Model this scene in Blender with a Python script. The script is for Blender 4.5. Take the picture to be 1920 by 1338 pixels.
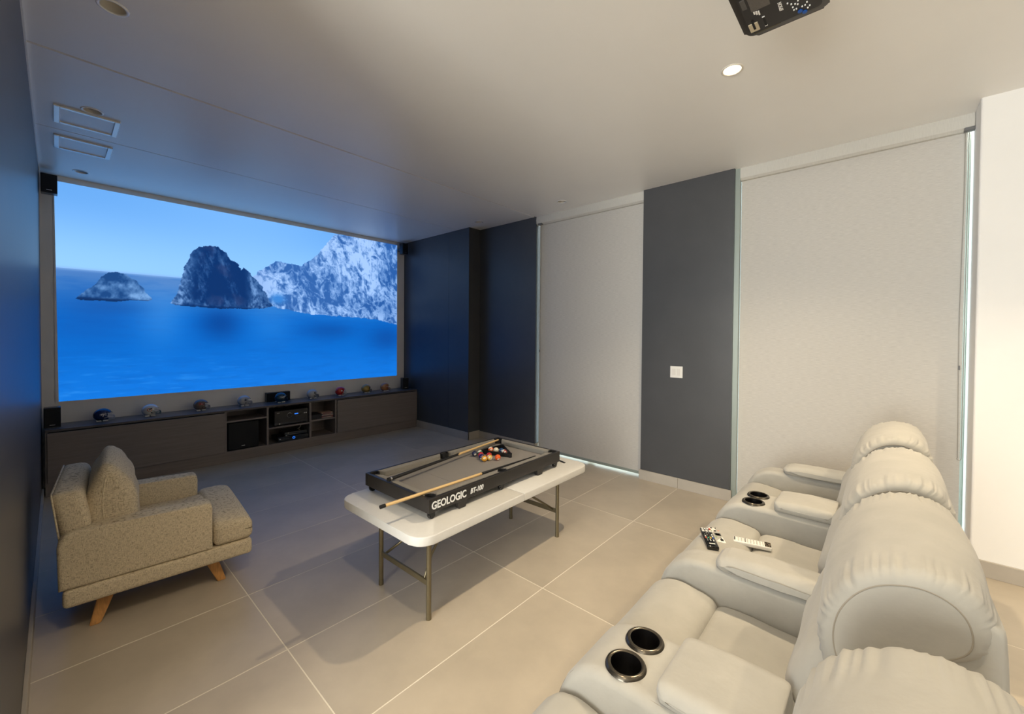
import bpy, bmesh, math, random
import numpy as np
from mathutils import Vector, Matrix, noise as mnoise
random.seed(7)
for o in list(bpy.data.objects): bpy.data.objects.remove(o)
SC = bpy.context.scene
COL = SC.collection
PI = math.pi

# ------------------------------------------------------------------ camera
CAMZ = 1.5
yaw, pitch, roll, FPX = .8373, -.0165, .0071, 769.7
fw = Vector((math.sin(yaw)*math.cos(pitch), math.cos(yaw)*math.cos(pitch), math.sin(pitch)))
rt0 = Vector((math.cos(yaw), -math.sin(yaw), 0)); up0 = rt0.cross(fw)
rt = rt0*math.cos(roll)+up0*math.sin(roll); up = up0*math.cos(roll)-rt0*math.sin(roll)
cd = bpy.data.cameras.new('camera'); cam = bpy.data.objects.new('camera', cd); COL.objects.link(cam)
cd.sensor_width = 36; cd.sensor_fit = 'HORIZONTAL'; cd.lens = FPX/1920*36
cd.shift_y = -(669-639.94)/1920; cd.clip_start = .02
cam.matrix_world = Matrix(((rt.x, up.x, -fw.x, 0), (rt.y, up.y, -fw.y, 0), (rt.z, up.z, -fw.z, CAMZ), (0, 0, 0, 1)))
SC.camera = cam

# ------------------------------------------------------------------ light and exposure
SC.view_settings.view_transform = 'Standard'
SC.view_settings.look = 'None'
SC.view_settings.gamma = 1
SC.view_settings.exposure = 0.0
SC.view_settings.use_curve_mapping = False
wd = bpy.data.worlds.new('world'); SC.world = wd; wd.use_nodes = True
wd.node_tree.nodes['Background'].inputs[0].default_value = (1.0, .985, .96, 1)
wd.node_tree.nodes['Background'].inputs[1].default_value = 25.0
SCREEN_GAIN = 1.42
CONE, WIDE = 104, 120
WARM = (1.0, .81, .55)
# ceiling spots that are switched on: (x, y, watts)
LIT = [(2.574, .655, 185), (.32, .60, 100), (-1.10, -.24, 170), (-1.85, -.28, 170),
       (2.574, -1.2, 200), (.6, -1.5, 40)]  # rear spots, unseen, added to brighten the room
DARK = [(.187, 2.682), (.175, 4.036), (.167, 5.643), (3.838, 2.718), (3.805, 4.042)]

# ------------------------------------------------------------------ materials
def lin(c):
    return tuple(((v/255)/12.92 if v/255 <= .04045 else ((v/255+.055)/1.055)**2.4) for v in c)
_M = {}
def mat(name, rgb, rough=.6, metal=0., spec=.5, nz=None, bump=None, stretch=None, sheen=0., emit=None, coat=0., rgb2=None):
    """procedural principled; nz=(scale, amount) colour variation, bump=(scale, strength, dist)"""
    if name in _M: return _M[name]
    m = bpy.data.materials.new(name); m.use_nodes = True
    nt = m.node_tree; b = nt.nodes['Principled BSDF']
    c = lin(rgb)
    b.inputs['Base Color'].default_value = (*c, 1)
    b.inputs['Roughness'].default_value = rough
    b.inputs['Metallic'].default_value = metal
    b.inputs['Specular IOR Level'].default_value = spec
    b.inputs['Sheen Weight'].default_value = sheen
    b.inputs['Coat Weight'].default_value = coat
    if emit:
        b.inputs['Emission Color'].default_value = (*lin(emit[0]), 1)
        b.inputs['Emission Strength'].default_value = emit[1]
    if nz or bump:
        tc = nt.nodes.new('ShaderNodeTexCoord'); mp = nt.nodes.new('ShaderNodeMapping')
        nt.links.new(tc.outputs['Object'], mp.inputs['Vector'])
        if stretch: mp.inputs['Scale'].default_value = stretch
    if nz:
        n = nt.nodes.new('ShaderNodeTexNoise'); n.inputs['Scale'].default_value = nz[0]
        n.inputs['Detail'].default_value = 5; n.inputs['Roughness'].default_value = .62
        nt.links.new(mp.outputs[0], n.inputs['Vector'])
        r = nt.nodes.new('ShaderNodeValToRGB')
        a = nz[1]
        lo = lin(rgb2) if rgb2 else tuple(v*(1-a) for v in c)
        hi = tuple(min(1, v*(1+a)) for v in c)
        r.color_ramp.elements[0].position = .32; r.color_ramp.elements[0].color = (*lo, 1)
        r.color_ramp.elements[1].position = .68; r.color_ramp.elements[1].color = (*hi, 1)
        nt.links.new(n.outputs['Fac'], r.inputs['Fac']); nt.links.new(r.outputs[0], b.inputs['Base Color'])
    if bump:
        n2 = nt.nodes.new('ShaderNodeTexNoise'); n2.inputs['Scale'].default_value = bump[0]
        n2.inputs['Detail'].default_value = 4
        nt.links.new(mp.outputs[0], n2.inputs['Vector'])
        bp = nt.nodes.new('ShaderNodeBump'); bp.inputs['Strength'].default_value = bump[1]
        bp.inputs['Distance'].default_value = bump[2]
        nt.links.new(n2.outputs['Fac'], bp.inputs['Height']); nt.links.new(bp.outputs[0], b.inputs['Normal'])
    _M[name] = m
    return m
M_CEIL = mat('ceiling_paint', (244, 242, 238), .36, nz=(2, .01))
M_WHITE = mat('white_wall_paint', (246, 244, 240), .7, nz=(3, .012))
M_DARK = mat('charcoal_wall_paint', (76, 77, 80), .36, spec=.5, nz=(4, .05), bump=(220, .05, .002))
M_TILE = mat('porcelain_tile', (184, 173, 156), .36, nz=(2.2, .10), bump=(60, .03, .002))
M_GROUT = mat('grout', (224, 216, 200), .9)
M_BASE = mat('baseboard_tile', (178, 170, 158), .5, nz=(3, .08))
M_BLIND = mat('blind_fabric', (202, 198, 191), .8, nz=(14, .10), stretch=(1, 1.6, 26), bump=(60, .15, .002))
M_VAL = mat('valance_fabric', (206, 203, 195), .8, nz=(16, .06), stretch=(1, 22, 1.2), bump=(60, .1, .002))
M_SOFA = mat('sofa_microfibre', (171, 168, 160), .85, sheen=.15, nz=(6, .07), bump=(22, .22, .008))
M_SEAM = mat('sofa_stitching', (150, 143, 130), .9)
M_TWEED = mat('tweed', (224, 209, 180), .95, nz=(210, .30), bump=(260, .5, .003), stretch=(1, 1, 1.8))
def linen(m, scale=1.):
    nt = m.node_tree; b = nt.nodes['Principled BSDF']; tc = nt.nodes.new('ShaderNodeTexCoord')
    outs = []
    for st in ((60, 60, 520), (520, 520, 60)):
        mp = nt.nodes.new('ShaderNodeMapping'); mp.inputs['Scale'].default_value = [v*scale for v in st]
        n = nt.nodes.new('ShaderNodeTexNoise'); n.inputs['Scale'].default_value = 1; n.inputs['Detail'].default_value = 3
        nt.links.new(tc.outputs['Object'], mp.inputs[0]); nt.links.new(mp.outputs[0], n.inputs['Vector']); outs.append(n.outputs['Fac'])
    mn = nt.nodes.new('ShaderNodeMath'); mn.operation = 'MINIMUM'; nt.links.new(outs[0], mn.inputs[0]); nt.links.new(outs[1], mn.inputs[1])
    r = nt.nodes.new('ShaderNodeValToRGB')
    r.color_ramp.elements[0].position = .28; r.color_ramp.elements[0].color = (*lin((150, 130, 98)), 1)
    r.color_ramp.elements[1].position = .50; r.color_ramp.elements[1].color = (*lin((234, 220, 192)), 1)
    nt.links.new(mn.outputs[0], r.inputs[0]); nt.links.new(r.outputs[0], b.inputs['Base Color'])
linen(M_TWEED)
M_OAK = mat('oak', (205, 150, 88), .45, nz=(18, .18), stretch=(6, 6, .7))
M_CAB = mat('cabinet_laminate', (136, 126, 120), .42, nz=(9, .10), stretch=(.25, 1, 6), bump=(90, .04, .001))
M_CABT = mat('cabinet_top', (92, 88, 88), .32, nz=(9, .08), stretch=(.25, 6, 1))
M_BLACK = mat('black_plastic', (20, 20, 21), .35, nz=(30, .1))
M_BLACKM = mat('black_matte', (16, 16, 17), .7)
M_GLOSS = mat('gloss_black', (12, 12, 13), .12, coat=.5)
M_SILV = mat('silver', (190, 190, 192), .25, metal=1)
M_WPLAS = mat('white_plastic', (232, 230, 224), .45, nz=(12, .015))
M_TABLE = mat('table_plastic', (222, 220, 215), .5, nz=(40, .02), bump=(180, .08, .001))
M_STEEL = mat('bronze_grey_steel', (122, 112, 88), .35, metal=.6, nz=(20, .06))
M_FELT = mat('grey_felt', (138, 133, 128), .95, nz=(300, .12))
M_RAILC = mat('grey_rail_cloth', (140, 136, 128), .9, nz=(200, .1))
M_POOL = mat('pool_frame_black', (42, 39, 37), .4, nz=(60, .06))
M_LETTER = mat('white_lettering', (240, 240, 238), .5)
M_MAPLE = mat('maple', (226, 190, 132), .35, nz=(25, .08), stretch=(.3, 6, 6))
M_FRAME = mat('window_aluminium', (158, 168, 162), .4, metal=.3)
M_LAMP = mat('lamp_glow', (255, 250, 240), .5, emit=((255, 236, 205), 45))
M_REFL = mat('downlight_reflector', (222, 216, 204), .35)
M_GREY = mat('grey_plastic', (110, 110, 110), .5)
M_BLUELED = mat('blue_led', (40, 110, 220), .4, emit=((40, 120, 235), 1.2))
M_CHAIN = mat('bead_chain', (170, 165, 155), .4, metal=.3)
M_CUPR = mat('cup_ring', (92, 86, 76), .22, metal=.8)
M_TRIMV = mat('fixture_frame', (246, 246, 246), .14, coat=.6)

# ------------------------------------------------------------------ helpers
_W = {}
def tag(o, label=None, cat=None, group=None, kind=None):
    if label: o['label'] = label
    if cat: o['category'] = cat
    if group: o['group'] = group
    if kind: o['kind'] = kind
    return o
def thing(name, label, cat, loc=(0, 0, 0), rz=0., group=None, kind=None):
    o = bpy.data.objects.new(name, None); COL.objects.link(o)
    o.empty_display_size = .05
    o.location = loc; o.rotation_euler = (0, 0, rz)
    _W[o.name] = Matrix.Translation(loc) @ Matrix.Rotation(rz, 4, 'Z')
    return tag(o, label, cat, group, kind)
def obj(name, bm, m, parent=None, smooth=False, local=False, label=None, root=None):
    """bm in world coordinates (or in the root's own frame when local); root = the thing whose frame counts"""
    root = root or parent
    me = bpy.data.meshes.new(name)
    if bm.faces: bmesh.ops.recalc_face_normals(bm, faces=bm.faces[:])
    if smooth:
        for f in bm.faces: f.smooth = True
        if smooth is not True:
            for e in bm.edges:
                if len(e.link_faces) == 2 and e.calc_face_angle(0) > smooth: e.smooth = False
    bm.to_mesh(me); bm.free()
    for mm in (m if isinstance(m, (list, tuple)) else [m]): me.materials.append(mm)
    o = bpy.data.objects.new(name, me); COL.objects.link(o)
    if parent is not None:
        if not local and root.name in _W: me.transform(_W[root.name].inverted())
        o.parent = parent
    if label: o['label'] = label
    return o
def single(name, bm, m, label, cat, base, smooth=False, group=None, kind=None):
    """one-mesh thing; origin moved to its base point"""
    o = obj(name, bm, m, None, smooth)
    o.data.transform(Matrix.Translation(-Vector(base))); o.location = base
    return tag(o, label, cat, group, kind)
def B(): return bmesh.new()
def box(bm, lo, hi, bev=0., seg=2, mi=0):
    lo = Vector(lo); hi = Vector(hi)
    r = bmesh.ops.create_cube(bm, size=1, matrix=Matrix.Translation((lo+hi)/2) @ Matrix.Diagonal((*(hi-lo), 1)))
    vs = r['verts']
    fs = {f for v in vs for f in v.link_faces}
    for f in fs: f.material_index = mi
    if bev:
        es = {e for v in vs for e in v.link_edges}
        r2 = bmesh.ops.bevel(bm, geom=list(es), offset=bev, segments=seg, profile=.5, affect='EDGES')
        for f in r2['faces']: f.material_index = mi
    return bm
def prism(bm, pts, ax, a, b, bev=0., seg=2, mi=0):
    """closed polygon pts extruded along axis ax from a to b; pts give the two other axes in x,y,z order"""
    def P(p, t):
        return {'x': (t, p[0], p[1]), 'y': (p[0], t, p[1]), 'z': (p[0], p[1], t)}[ax]
    v0 = [bm.verts.new(P(p, a)) for p in pts]; v1 = [bm.verts.new(P(p, b)) for p in pts]
    n = len(pts); fs = [bm.faces.new(v0), bm.faces.new(v1[::-1])]
    for i in range(n): fs.append(bm.faces.new((v0[i], v0[(i+1) % n], v1[(i+1) % n], v1[i])))
    for f in fs: f.material_index = mi
    if bev:
        es = list({e for f in fs[:2] for e in f.edges})
        r = bmesh.ops.bevel(bm, geom=es, offset=bev, segments=seg, profile=.5, affect='EDGES')
        for f in r['faces']: f.material_index = mi
    return bm
def cyl(bm, p0, p1, r0, r1=None, n=16, cap=True, mi=0):
    p0 = Vector(p0); p1 = Vector(p1); r1 = r0 if r1 is None else r1
    d = (p1-p0).normalized(); u = d.orthogonal().normalized(); w = d.cross(u)
    a = [bm.verts.new(p0+(u*math.cos(t)+w*math.sin(t))*r0) for t in np.linspace(0, 2*PI, n, endpoint=False)]
    b = [bm.verts.new(p1+(u*math.cos(t)+w*math.sin(t))*r1) for t in np.linspace(0, 2*PI, n, endpoint=False)]
    fs = [bm.faces.new((a[i], a[(i+1) % n], b[(i+1) % n], b[i])) for i in range(n)]
    if cap: fs += [bm.faces.new(a[::-1]), bm.faces.new(b)]
    for f in fs: f.material_index = mi
    return bm
def tube(bm, path, r, n=8, closed=False, mi=0):
    path = [Vector(p) for p in path]; rings = []; N = len(path); u = None
    for i, p in enumerate(path):
        if closed: d = path[(i+1) % N]-path[i-1]
        else: d = path[min(i+1, N-1)]-path[max(i-1, 0)]
        d.normalize()
        if u is None: u = d.orthogonal().normalized()
        u = (u-d*u.dot(d)).normalized(); w = d.cross(u)
        rr = r[i] if isinstance(r, (list, tuple)) else r
        rings.append([bm.verts.new(p+(u*math.cos(t)+w*math.sin(t))*rr) for t in np.linspace(0, 2*PI, n, endpoint=False)])
    fs = []
    for i in range(N if closed else N-1):
        a = rings[i]; b = rings[(i+1) % N]
        for k in range(n): fs.append(bm.faces.new((a[k], a[(k+1) % n], b[(k+1) % n], b[k])))
    if not closed: fs += [bm.faces.new(rings[0][::-1]), bm.faces.new(rings[-1])]
    for f in fs: f.material_index = mi
    return bm
def lathe(bm, prof, c, n=24, mi=0, ax='z'):
    """prof: (r, h) pairs from bottom to top round axis through c"""
    rings = []
    for r, h in prof:
        ring = []
        for t in np.linspace(0, 2*PI, n, endpoint=False):
            a, b = r*math.cos(t), r*math.sin(t)
            o = {'z': (a, b, h), 'x': (h, a, b), 'y': (a, h, b)}[ax]
            ring.append(bm.verts.new((c[0]+o[0], c[1]+o[1], c[2]+o[2])))
        rings.append(ring)
    for i in range(len(rings)-1):
        for k in range(n):
            f = bm.faces.new((rings[i][k], rings[i][(k+1) % n], rings[i+1][(k+1) % n], rings[i+1][k])); f.material_index = mi
    return bm
def soft(bm, lo, hi, r, fn=None, k=5, m=8, mi=0):
    """rounded box with a dense grid, so that fn(p, q) may bend it (q in -1..1)"""
    lo = Vector(lo); hi = Vector(hi); c = (lo+hi)/2; h = (hi-lo)/2
    r = min(r, *(v*.98 for v in h))
    def samp(H):
        a = [-H+r*(1-math.cos(PI/2*i/k)) for i in range(k)]
        b = list(np.linspace(-(H-r), H-r, m+1))
        return a+b+[-x for x in a[::-1]]
    S = [samp(v) for v in h]; cache = {}
    def vert(q):
        key = tuple(round(x, 6) for x in q)
        if key in cache: return cache[key]
        inn = Vector([max(-(h[i]-r), min(h[i]-r, q[i])) for i in range(3)])
        d = Vector(q)-inn
        p = inn+d.normalized()*r if d.length > 1e-9 else Vector(q)
        g = Vector([p[i]/h[i] for i in range(3)])
        p = p+c
        if fn: p = Vector(fn(p, g))
        cache[key] = bm.verts.new(p); return cache[key]
    for ax in range(3):
        i, j = [(1, 2), (2, 0), (0, 1)][ax]
        for s in (-1, 1):
            for a in range(len(S[i])-1):
                for b in range(len(S[j])-1):
                    vs = []
                    for da, db in ((0, 0), (1, 0), (1, 1), (0, 1)):
                        q = [0, 0, 0]; q[ax] = s*h[ax]; q[i] = S[i][a+da]; q[j] = S[j][b+db]
                        vs.append(vert(q))
                    if len(set(vs)) == 4:
                        try: f = bm.faces.new(vs if s > 0 else vs[::-1]); f.material_index = mi
                        except ValueError: pass
    return bm
def smooth_loop(pts, n):
    """closed Catmull-Rom through pts"""
    out = []; N = len(pts)
    for i in range(N):
        p0, p1, p2, p3 = (Vector(pts[(i+k-1) % N]) for k in range(4))
        for t in np.linspace(0, 1, n, endpoint=False):
            out.append(.5*((2*p1)+(p2-p0)*t+(2*p0-5*p1+4*p2-p3)*t*t+(3*p1-p0-3*p2+p3)*t**3))
    return out
def loft(bm, prof, x0, x1, r, ripple=0., nx=26, sub=6, freq=26, wr=0., seed=0., bulge=0.):
    """closed (y,z) profile swept along x; ends rounded by r; gathered ripples near the ends; soft wrinkles"""
    P = smooth_loop(prof, sub); N = len(P)
    c = sum(P, Vector((0, 0)))/N
    hy = (max(p.x for p in P)-min(p.x for p in P))/2; hz = (max(p.y for p in P)-min(p.y for p in P))/2
    W = x1-x0
    xs = [r*(1-math.cos(PI/2*i/7)) for i in range(7)]+list(np.linspace(r, W-r, nx))+[W-r*(1-math.cos(PI/2*i/7)) for i in range(7)][::-1]
    rings = []
    for s in xs:
        e = min(s, W-s); ins = 0 if e >= r else r-math.sqrt(max(0, r*r-(r-e)**2))
        ins -= bulge*math.sin(PI*s/W)
        ring = []
        for k, p in enumerate(P):
            d = p-c
            q = Vector((c.x+d.x*(1-ins/hy), c.y+d.y*(1-ins/hz)))
            if ripple:
                g = math.sin(PI*min(1, e/(r*3.6))**.7) if e < r*3.6 else 0
                t = k/N
                a = ripple*g*(mnoise.noise(Vector((t*freq*2.2, seed, .3)))*1.6+.5*mnoise.noise(Vector((t*freq*5, seed+7, .9))))
                q += d.normalized()*a
            X = x0+s
            if wr:
                q += d.normalized()*wr*mnoise.noise(Vector((X*3+seed, q.x*14, q.y*14)))
            ring.append(bm.verts.new((X, q.x, q.y)))
        rings.append(ring)
    for i in range(len(rings)-1):
        for k in range(N): bm.faces.new((rings[i][k], rings[i][(k+1) % N], rings[i+1][(k+1) % N], rings[i+1][k]))
    for ring, X in ((rings[0], x0), (rings[-1], x1)):
        cc = sum((v.co for v in ring), Vector())/N
        prev = ring
        for f_ in (.85, .5):
            nr = [bm.verts.new(cc+(v.co-cc)*f_+Vector(((x0-X if X > x0 else 0)*0, 0, 0))) for v in ring]
            for k in range(N): bm.faces.new((prev[k], prev[(k+1) % N], nr[(k+1) % N], nr[k]))
            prev = nr
        cv = bm.verts.new(cc)
        for k in range(N): bm.faces.new((prev[k], prev[(k+1) % N], cv))
    return bm
def text_bm(s, size, bold=0., shear=0., ext=0.):
    cu = bpy.data.curves.new('lettering', 'FONT'); cu.body = s; cu.size = size; cu.offset = bold; cu.shear = shear
    cu.extrude = ext; cu.resolution_u = 3
    t = bpy.data.objects.new('lettering', cu); COL.objects.link(t)
    dg = bpy.context.evaluated_depsgraph_get(); me = bpy.data.meshes.new_from_object(t.evaluated_get(dg))
    bm = B(); bm.from_mesh(me)
    bpy.data.objects.remove(t); bpy.data.curves.remove(cu); bpy.data.meshes.remove(me)
    return bm
def place(bm, M):
    bmesh.ops.transform(bm, matrix=M, verts=bm.verts[:]); return bm
def copy_tree(o, parent=None):
    c = o.copy(); COL.objects.link(c); c.parent = parent
    for ch in list(o.children): copy_tree(ch, c)
    return c

# ================================================================== the room
H = 3.008; XL = -.10; YS = 5.955; XA = 3.906; XB = 4.115; XD = 4.093; XR = 4.34
def struct(name, bm, m, label, cat='wall', smooth=False):
    o = obj(name, bm, m, None, smooth); tag(o, label, cat, None, 'structure'); return o

# floor: grout bed and separate large tiles
fl = struct('floor', box(B(), (-4.6, -4.6, -.12), (XR+.1, 6.2, -.0006)), M_GROUT, 'floor of large warm grey porcelain tiles with pale grout', 'floor')
TX, TY, G0, H0 = 1.1945, .6003, .723, 2.071
gap = .0024
cache_tile = {}
for i in range(-2, 4):
    for j in range(-5, 8):
        x0, x1 = G0+TX*(i-1)+gap, G0+TX*i-gap
        y0, y1 = H0+TY*(j-1)+gap, H0+TY*j-gap
        if x0 > XR: continue
        x1 = min(x1, XR+.05); y1 = min(y1, 6.1)
        if i == 3 and x1 < x0: continue
        key = (round(x1-x0, 3), round(y1-y0, 3))
        if key not in cache_tile:
            bm = box(B(), (-(x1-x0)/2, -(y1-y0)/2, -.010), ((x1-x0)/2, (y1-y0)/2, 0), .0008, 1)
            o = obj('tile', bm, M_TILE, fl); cache_tile[key] = o.data
        else:
            o = bpy.data.objects.new('tile', cache_tile[key]); COL.objects.link(o); o.parent = fl
        o.location = ((x0+x1)/2, (y0+y1)/2, 0)
# plain run of the same tile beyond the tiles that show
for lo, hi in (((-4.6, -4.6), (-2.87, 6.1)), ((-2.865, -4.6), (XR+.05, -1.537))):
    obj('tile_field', box(B(), (*lo, -.01), (*hi, 0)), M_TILE, fl)

# ceiling: slab, three panels with joints
cl = struct('ceiling', box(B(), (-4.6, -4.6, H+.16), (XR+.1, 6.2, H+.28)), M_CEIL, 'smooth plaster ceiling divided by two thin shadow joints', 'ceiling')
RH = .047
def panel(x0, x1, y0, y1, holes):
    bm = B()
    def loop(pts):
        vs = [bm.verts.new(p) for p in pts]
        return [bm.edges.new((vs[i], vs[(i+1) % len(vs)])) for i in range(len(vs))]
    es = loop([(x0, y0, H), (x1, y0, H), (x1, y1, H), (x0, y1, H)])
    out = es[:]
    for cx, cy in holes:
        if x0 < cx < x1 and y0 < cy < y1:
            es += loop([(cx+RH*math.cos(t), cy+RH*math.sin(t), H) for t in np.linspace(0, 2*PI, 32, endpoint=False)])
    bmesh.ops.triangle_fill(bm, use_beauty=True, use_dissolve=False, edges=es)
    r = bmesh.ops.extrude_edge_only(bm, edges=out)
    for v in r['geom']:
        if isinstance(v, bmesh.types.BMVert): v.co.z = H+.15
    o = obj('ceiling_panel', bm, M_CEIL, cl)
    return o
S1, S2 = 3.327, 4.587
ALLH = [(x, y) for x, y, _ in LIT]+DARK
panel(-4.55, 4.15, -4.55, S1-.011, ALLH)
panel(-4.55, 4.15, S1+.011, S2-.006, ALLH)
panel(-4.55, 4.15, S2+.006, 6.1, ALLH)

# walls
struct('wall_screen', box(B(), (XL-.2, YS, 0), (XA+.1, YS+.2, H+.2)), M_WHITE, 'pale wall behind the projected picture')
struct('wall_left', box(B(), (XL-.16, 1.6, 0), (XL, YS+.1, H-.025)), M_DARK, 'charcoal wall along the left edge, lit blue by the picture')
struct('trim_1', box(B(), (XL-.03, 1.62, H-.022), (XL+.006, YS, H+.05)), M_CEIL, 'thin pale strip where the left wall meets the ceiling', 'trim')
wa = struct('wall_right', box(B(), (XA, 4.342, 0), (XR, YS+.1, H+.1)), M_DARK, 'charcoal pier beside the picture, with a fine vertical joint')
struct('wall_right', box(B(), (XB, 3.306, 0), (XR, 4.36, H+.1)), M_DARK, 'narrow charcoal wall set back between the pier and the first blind')
struct('wall_right', box(B(), (XD, 1.008, 0), (XR, 1.862, H+.1)), M_DARK, 'charcoal column with the light switch, between the two blinds')
struct('wall_right', box(B(), (XA, -4.6, 0), (XR, -.44, H+.1), .012, 3), M_WHITE, 'bright white wall at the right edge behind the recliners')
struct('wall_back', box(B(), (-4.6, -4.6, 0), (XR, -4.4, H+.2)), M_DARK, 'charcoal wall at the back of the room, behind the viewpoint')
WY0, WY1, WZ1 = -.9, 1.5, 2.85      # unseen window in the area to the left, added for brightness
bk = box(B(), (-4.6, -4.6, 0), (-4.4, WY0, H+.2)); box(bk, (-4.6, WY1, 0), (-4.4, 1.8, H+.2)); box(bk, (-4.6, WY0, 0), (-4.4, WY1, .1)); box(bk, (-4.6, WY0, WZ1), (-4.4, WY1, H+.2))
struct('wall_far_left', bk, M_DARK, 'charcoal wall of the open area to the left of the room')
struct('wall_passage', box(B(), (-4.6, 1.6, 0), (XL-.15, 1.8, H+.2)), M_DARK, 'charcoal end wall of the open area to the left')
# joint in the pier cladding: two thin panels
obj('panel', box(B(), (XA-.006, 4.342, .1), (XA+.002, 4.781, H-.001)), M_DARK, wa)
obj('panel', box(B(), (XA-.006, 4.784, .1), (XA+.002, YS-.001, H-.001)), M_DARK, wa)

# baseboards
BH = .10
def skirt(name, lo, hi, label):
    struct(name, box(B(), lo, hi, .0015, 1), M_BASE, label, 'baseboard')
skirt('baseboard_right', (XA-.014, 4.328, 0), (XA, 5.58, BH+.01), 'tile baseboard along the charcoal pier beside the cabinet')
skirt('baseboard_right', (XA-.014, 4.328, 0), (XB, 4.342, BH+.01), 'short tile baseboard on the return of the charcoal pier')
skirt('baseboard_right', (XB-.014, 3.295, 0), (XB, 4.328, BH), 'tile baseboard along the set-back charcoal wall')
skirt('baseboard_right', (XB-.014, 3.292, 0), (XR, 3.306, BH), 'tile baseboard on the reveal left of the first blind')
bd = thing('baseboard_right', 'tile baseboard under the column with the light switch', 'baseboard', (XD, 1.4, 0), 0, None, 'structure')
for a, b in ((.995, 1.4705), (1.473, 1.874)):
    obj('baseboard_tile', box(B(), (XD-.014, a, 0), (XD, b, BH), .0015, 1), M_BASE, bd)
skirt('baseboard_right', (XA-.014, -4.4, 0), (XA, -.428, BH), 'tile baseboard along the white wall')
skirt('baseboard_left', (XL, 1.6, 0), (XL+.014, 5.58, .085), 'tile baseboard along the left wall')

# windows behind the blinds
def window(name, y0, y1, label):   # panes tinted to dim the daylight showing in the blind gaps
    w = thing(name, label, 'window', (XR-.05, (y0+y1)/2, 0), 0, None, 'structure')
    bm = B(); f = .045
    for a, b in (((y0, 0), (y0+f, H)), ((y1-f, 0), (y1, H)), ((y0, 0), (y1, .02)), ((y0, H-.05), (y1, H)), (((y0+y1)/2-.03, 0), ((y0+y1)/2+.03, H))):
        box(bm, (XR-.06, a[0], a[1]), (XR, b[0], b[1]), .003, 1)
    obj('window_frame', bm, M_FRAME, w)
    g = bpy.data.materials.get('window_glass')
    if not g:
        g = bpy.data.materials.new('window_glass'); g.use_nodes = True; n = g.node_tree.nodes; n.clear()
        o_ = n.new('ShaderNodeOutputMaterial'); mx = n.new('ShaderNodeMixShader'); tr = n.new('ShaderNodeBsdfTransparent'); gl = n.new('ShaderNodeBsdfGlossy')
        gl.inputs['Roughness'].default_value = .02; mx.inputs[0].default_value = .08; tr.inputs[0].default_value = (.33, .37, .38, 1)
        g.node_tree.links.new(tr.outputs[0], mx.inputs[1]); g.node_tree.links.new(gl.outputs[0], mx.inputs[2]); g.node_tree.links.new(mx.outputs[0], o_.inputs[0])
    for a, b in ((y0+f, (y0+y1)/2-.03), ((y0+y1)/2+.03, y1-f)):
        obj('pane', box(B(), (XR-.034, a, .02), (XR-.026, b, H-.05)), g, w)
window('window_1', 1.862, 3.306, 'full height window hidden behind the roller blind left of the column')
window('window_2', -.44, 1.008, 'full height window hidden behind the large roller blind right of the column')
w3 = thing('added_window', 'wide unseen window in the open area to the left, added for its light', 'window', (-4.5, (WY0+WY1)/2, .1), 0, None, 'structure')
bm = B(); WM = (WY0+WY1)/2
GL3 = bpy.data.materials['window_glass'].copy(); GL3.name = 'clear_glass'
for nd in GL3.node_tree.nodes:
    if nd.type == 'BSDF_TRANSPARENT': nd.inputs[0].default_value = (.95, .96, .95, 1)
for lo, hi in (((WY0, .1), (WY1, .15)), ((WY0, WZ1-.05), (WY1, WZ1)), ((WY0, .15), (WY0+.05, WZ1-.05)), ((WY1-.05, .15), (WY1, WZ1-.05)), ((WM-.03, .15), (WM+.03, WZ1-.05))): box(bm, (-4.53, lo[0], lo[1]), (-4.47, hi[0], hi[1]))
obj('window_frame', bm, M_FRAME, w3)
for a, b in ((WY0+.05, WM-.03), (WM+.03, WY1-.05)): obj('pane', box(B(), (-4.504, a, .15), (-4.496, b, WZ1-.05)), GL3, w3)
pl = bpy.data.lights.new('window_portal', 'AREA'); pl.shape = 'RECTANGLE'; pl.size = WZ1-.1; pl.size_y = WY1-WY0; pl.cycles.is_portal = True
plo = bpy.data.objects.new('window_portal', pl); COL.objects.link(plo); plo.location = (-4.58, WM, .05+WZ1/2); plo.rotation_euler = (0, -PI/2, 0)
struct('trim_2', box(B(), (4.125, .968, 0), (XR-.06, 1.008, H)), M_FRAME, 'pale aluminium jamb between the charcoal column and the large blind', 'trim')

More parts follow.
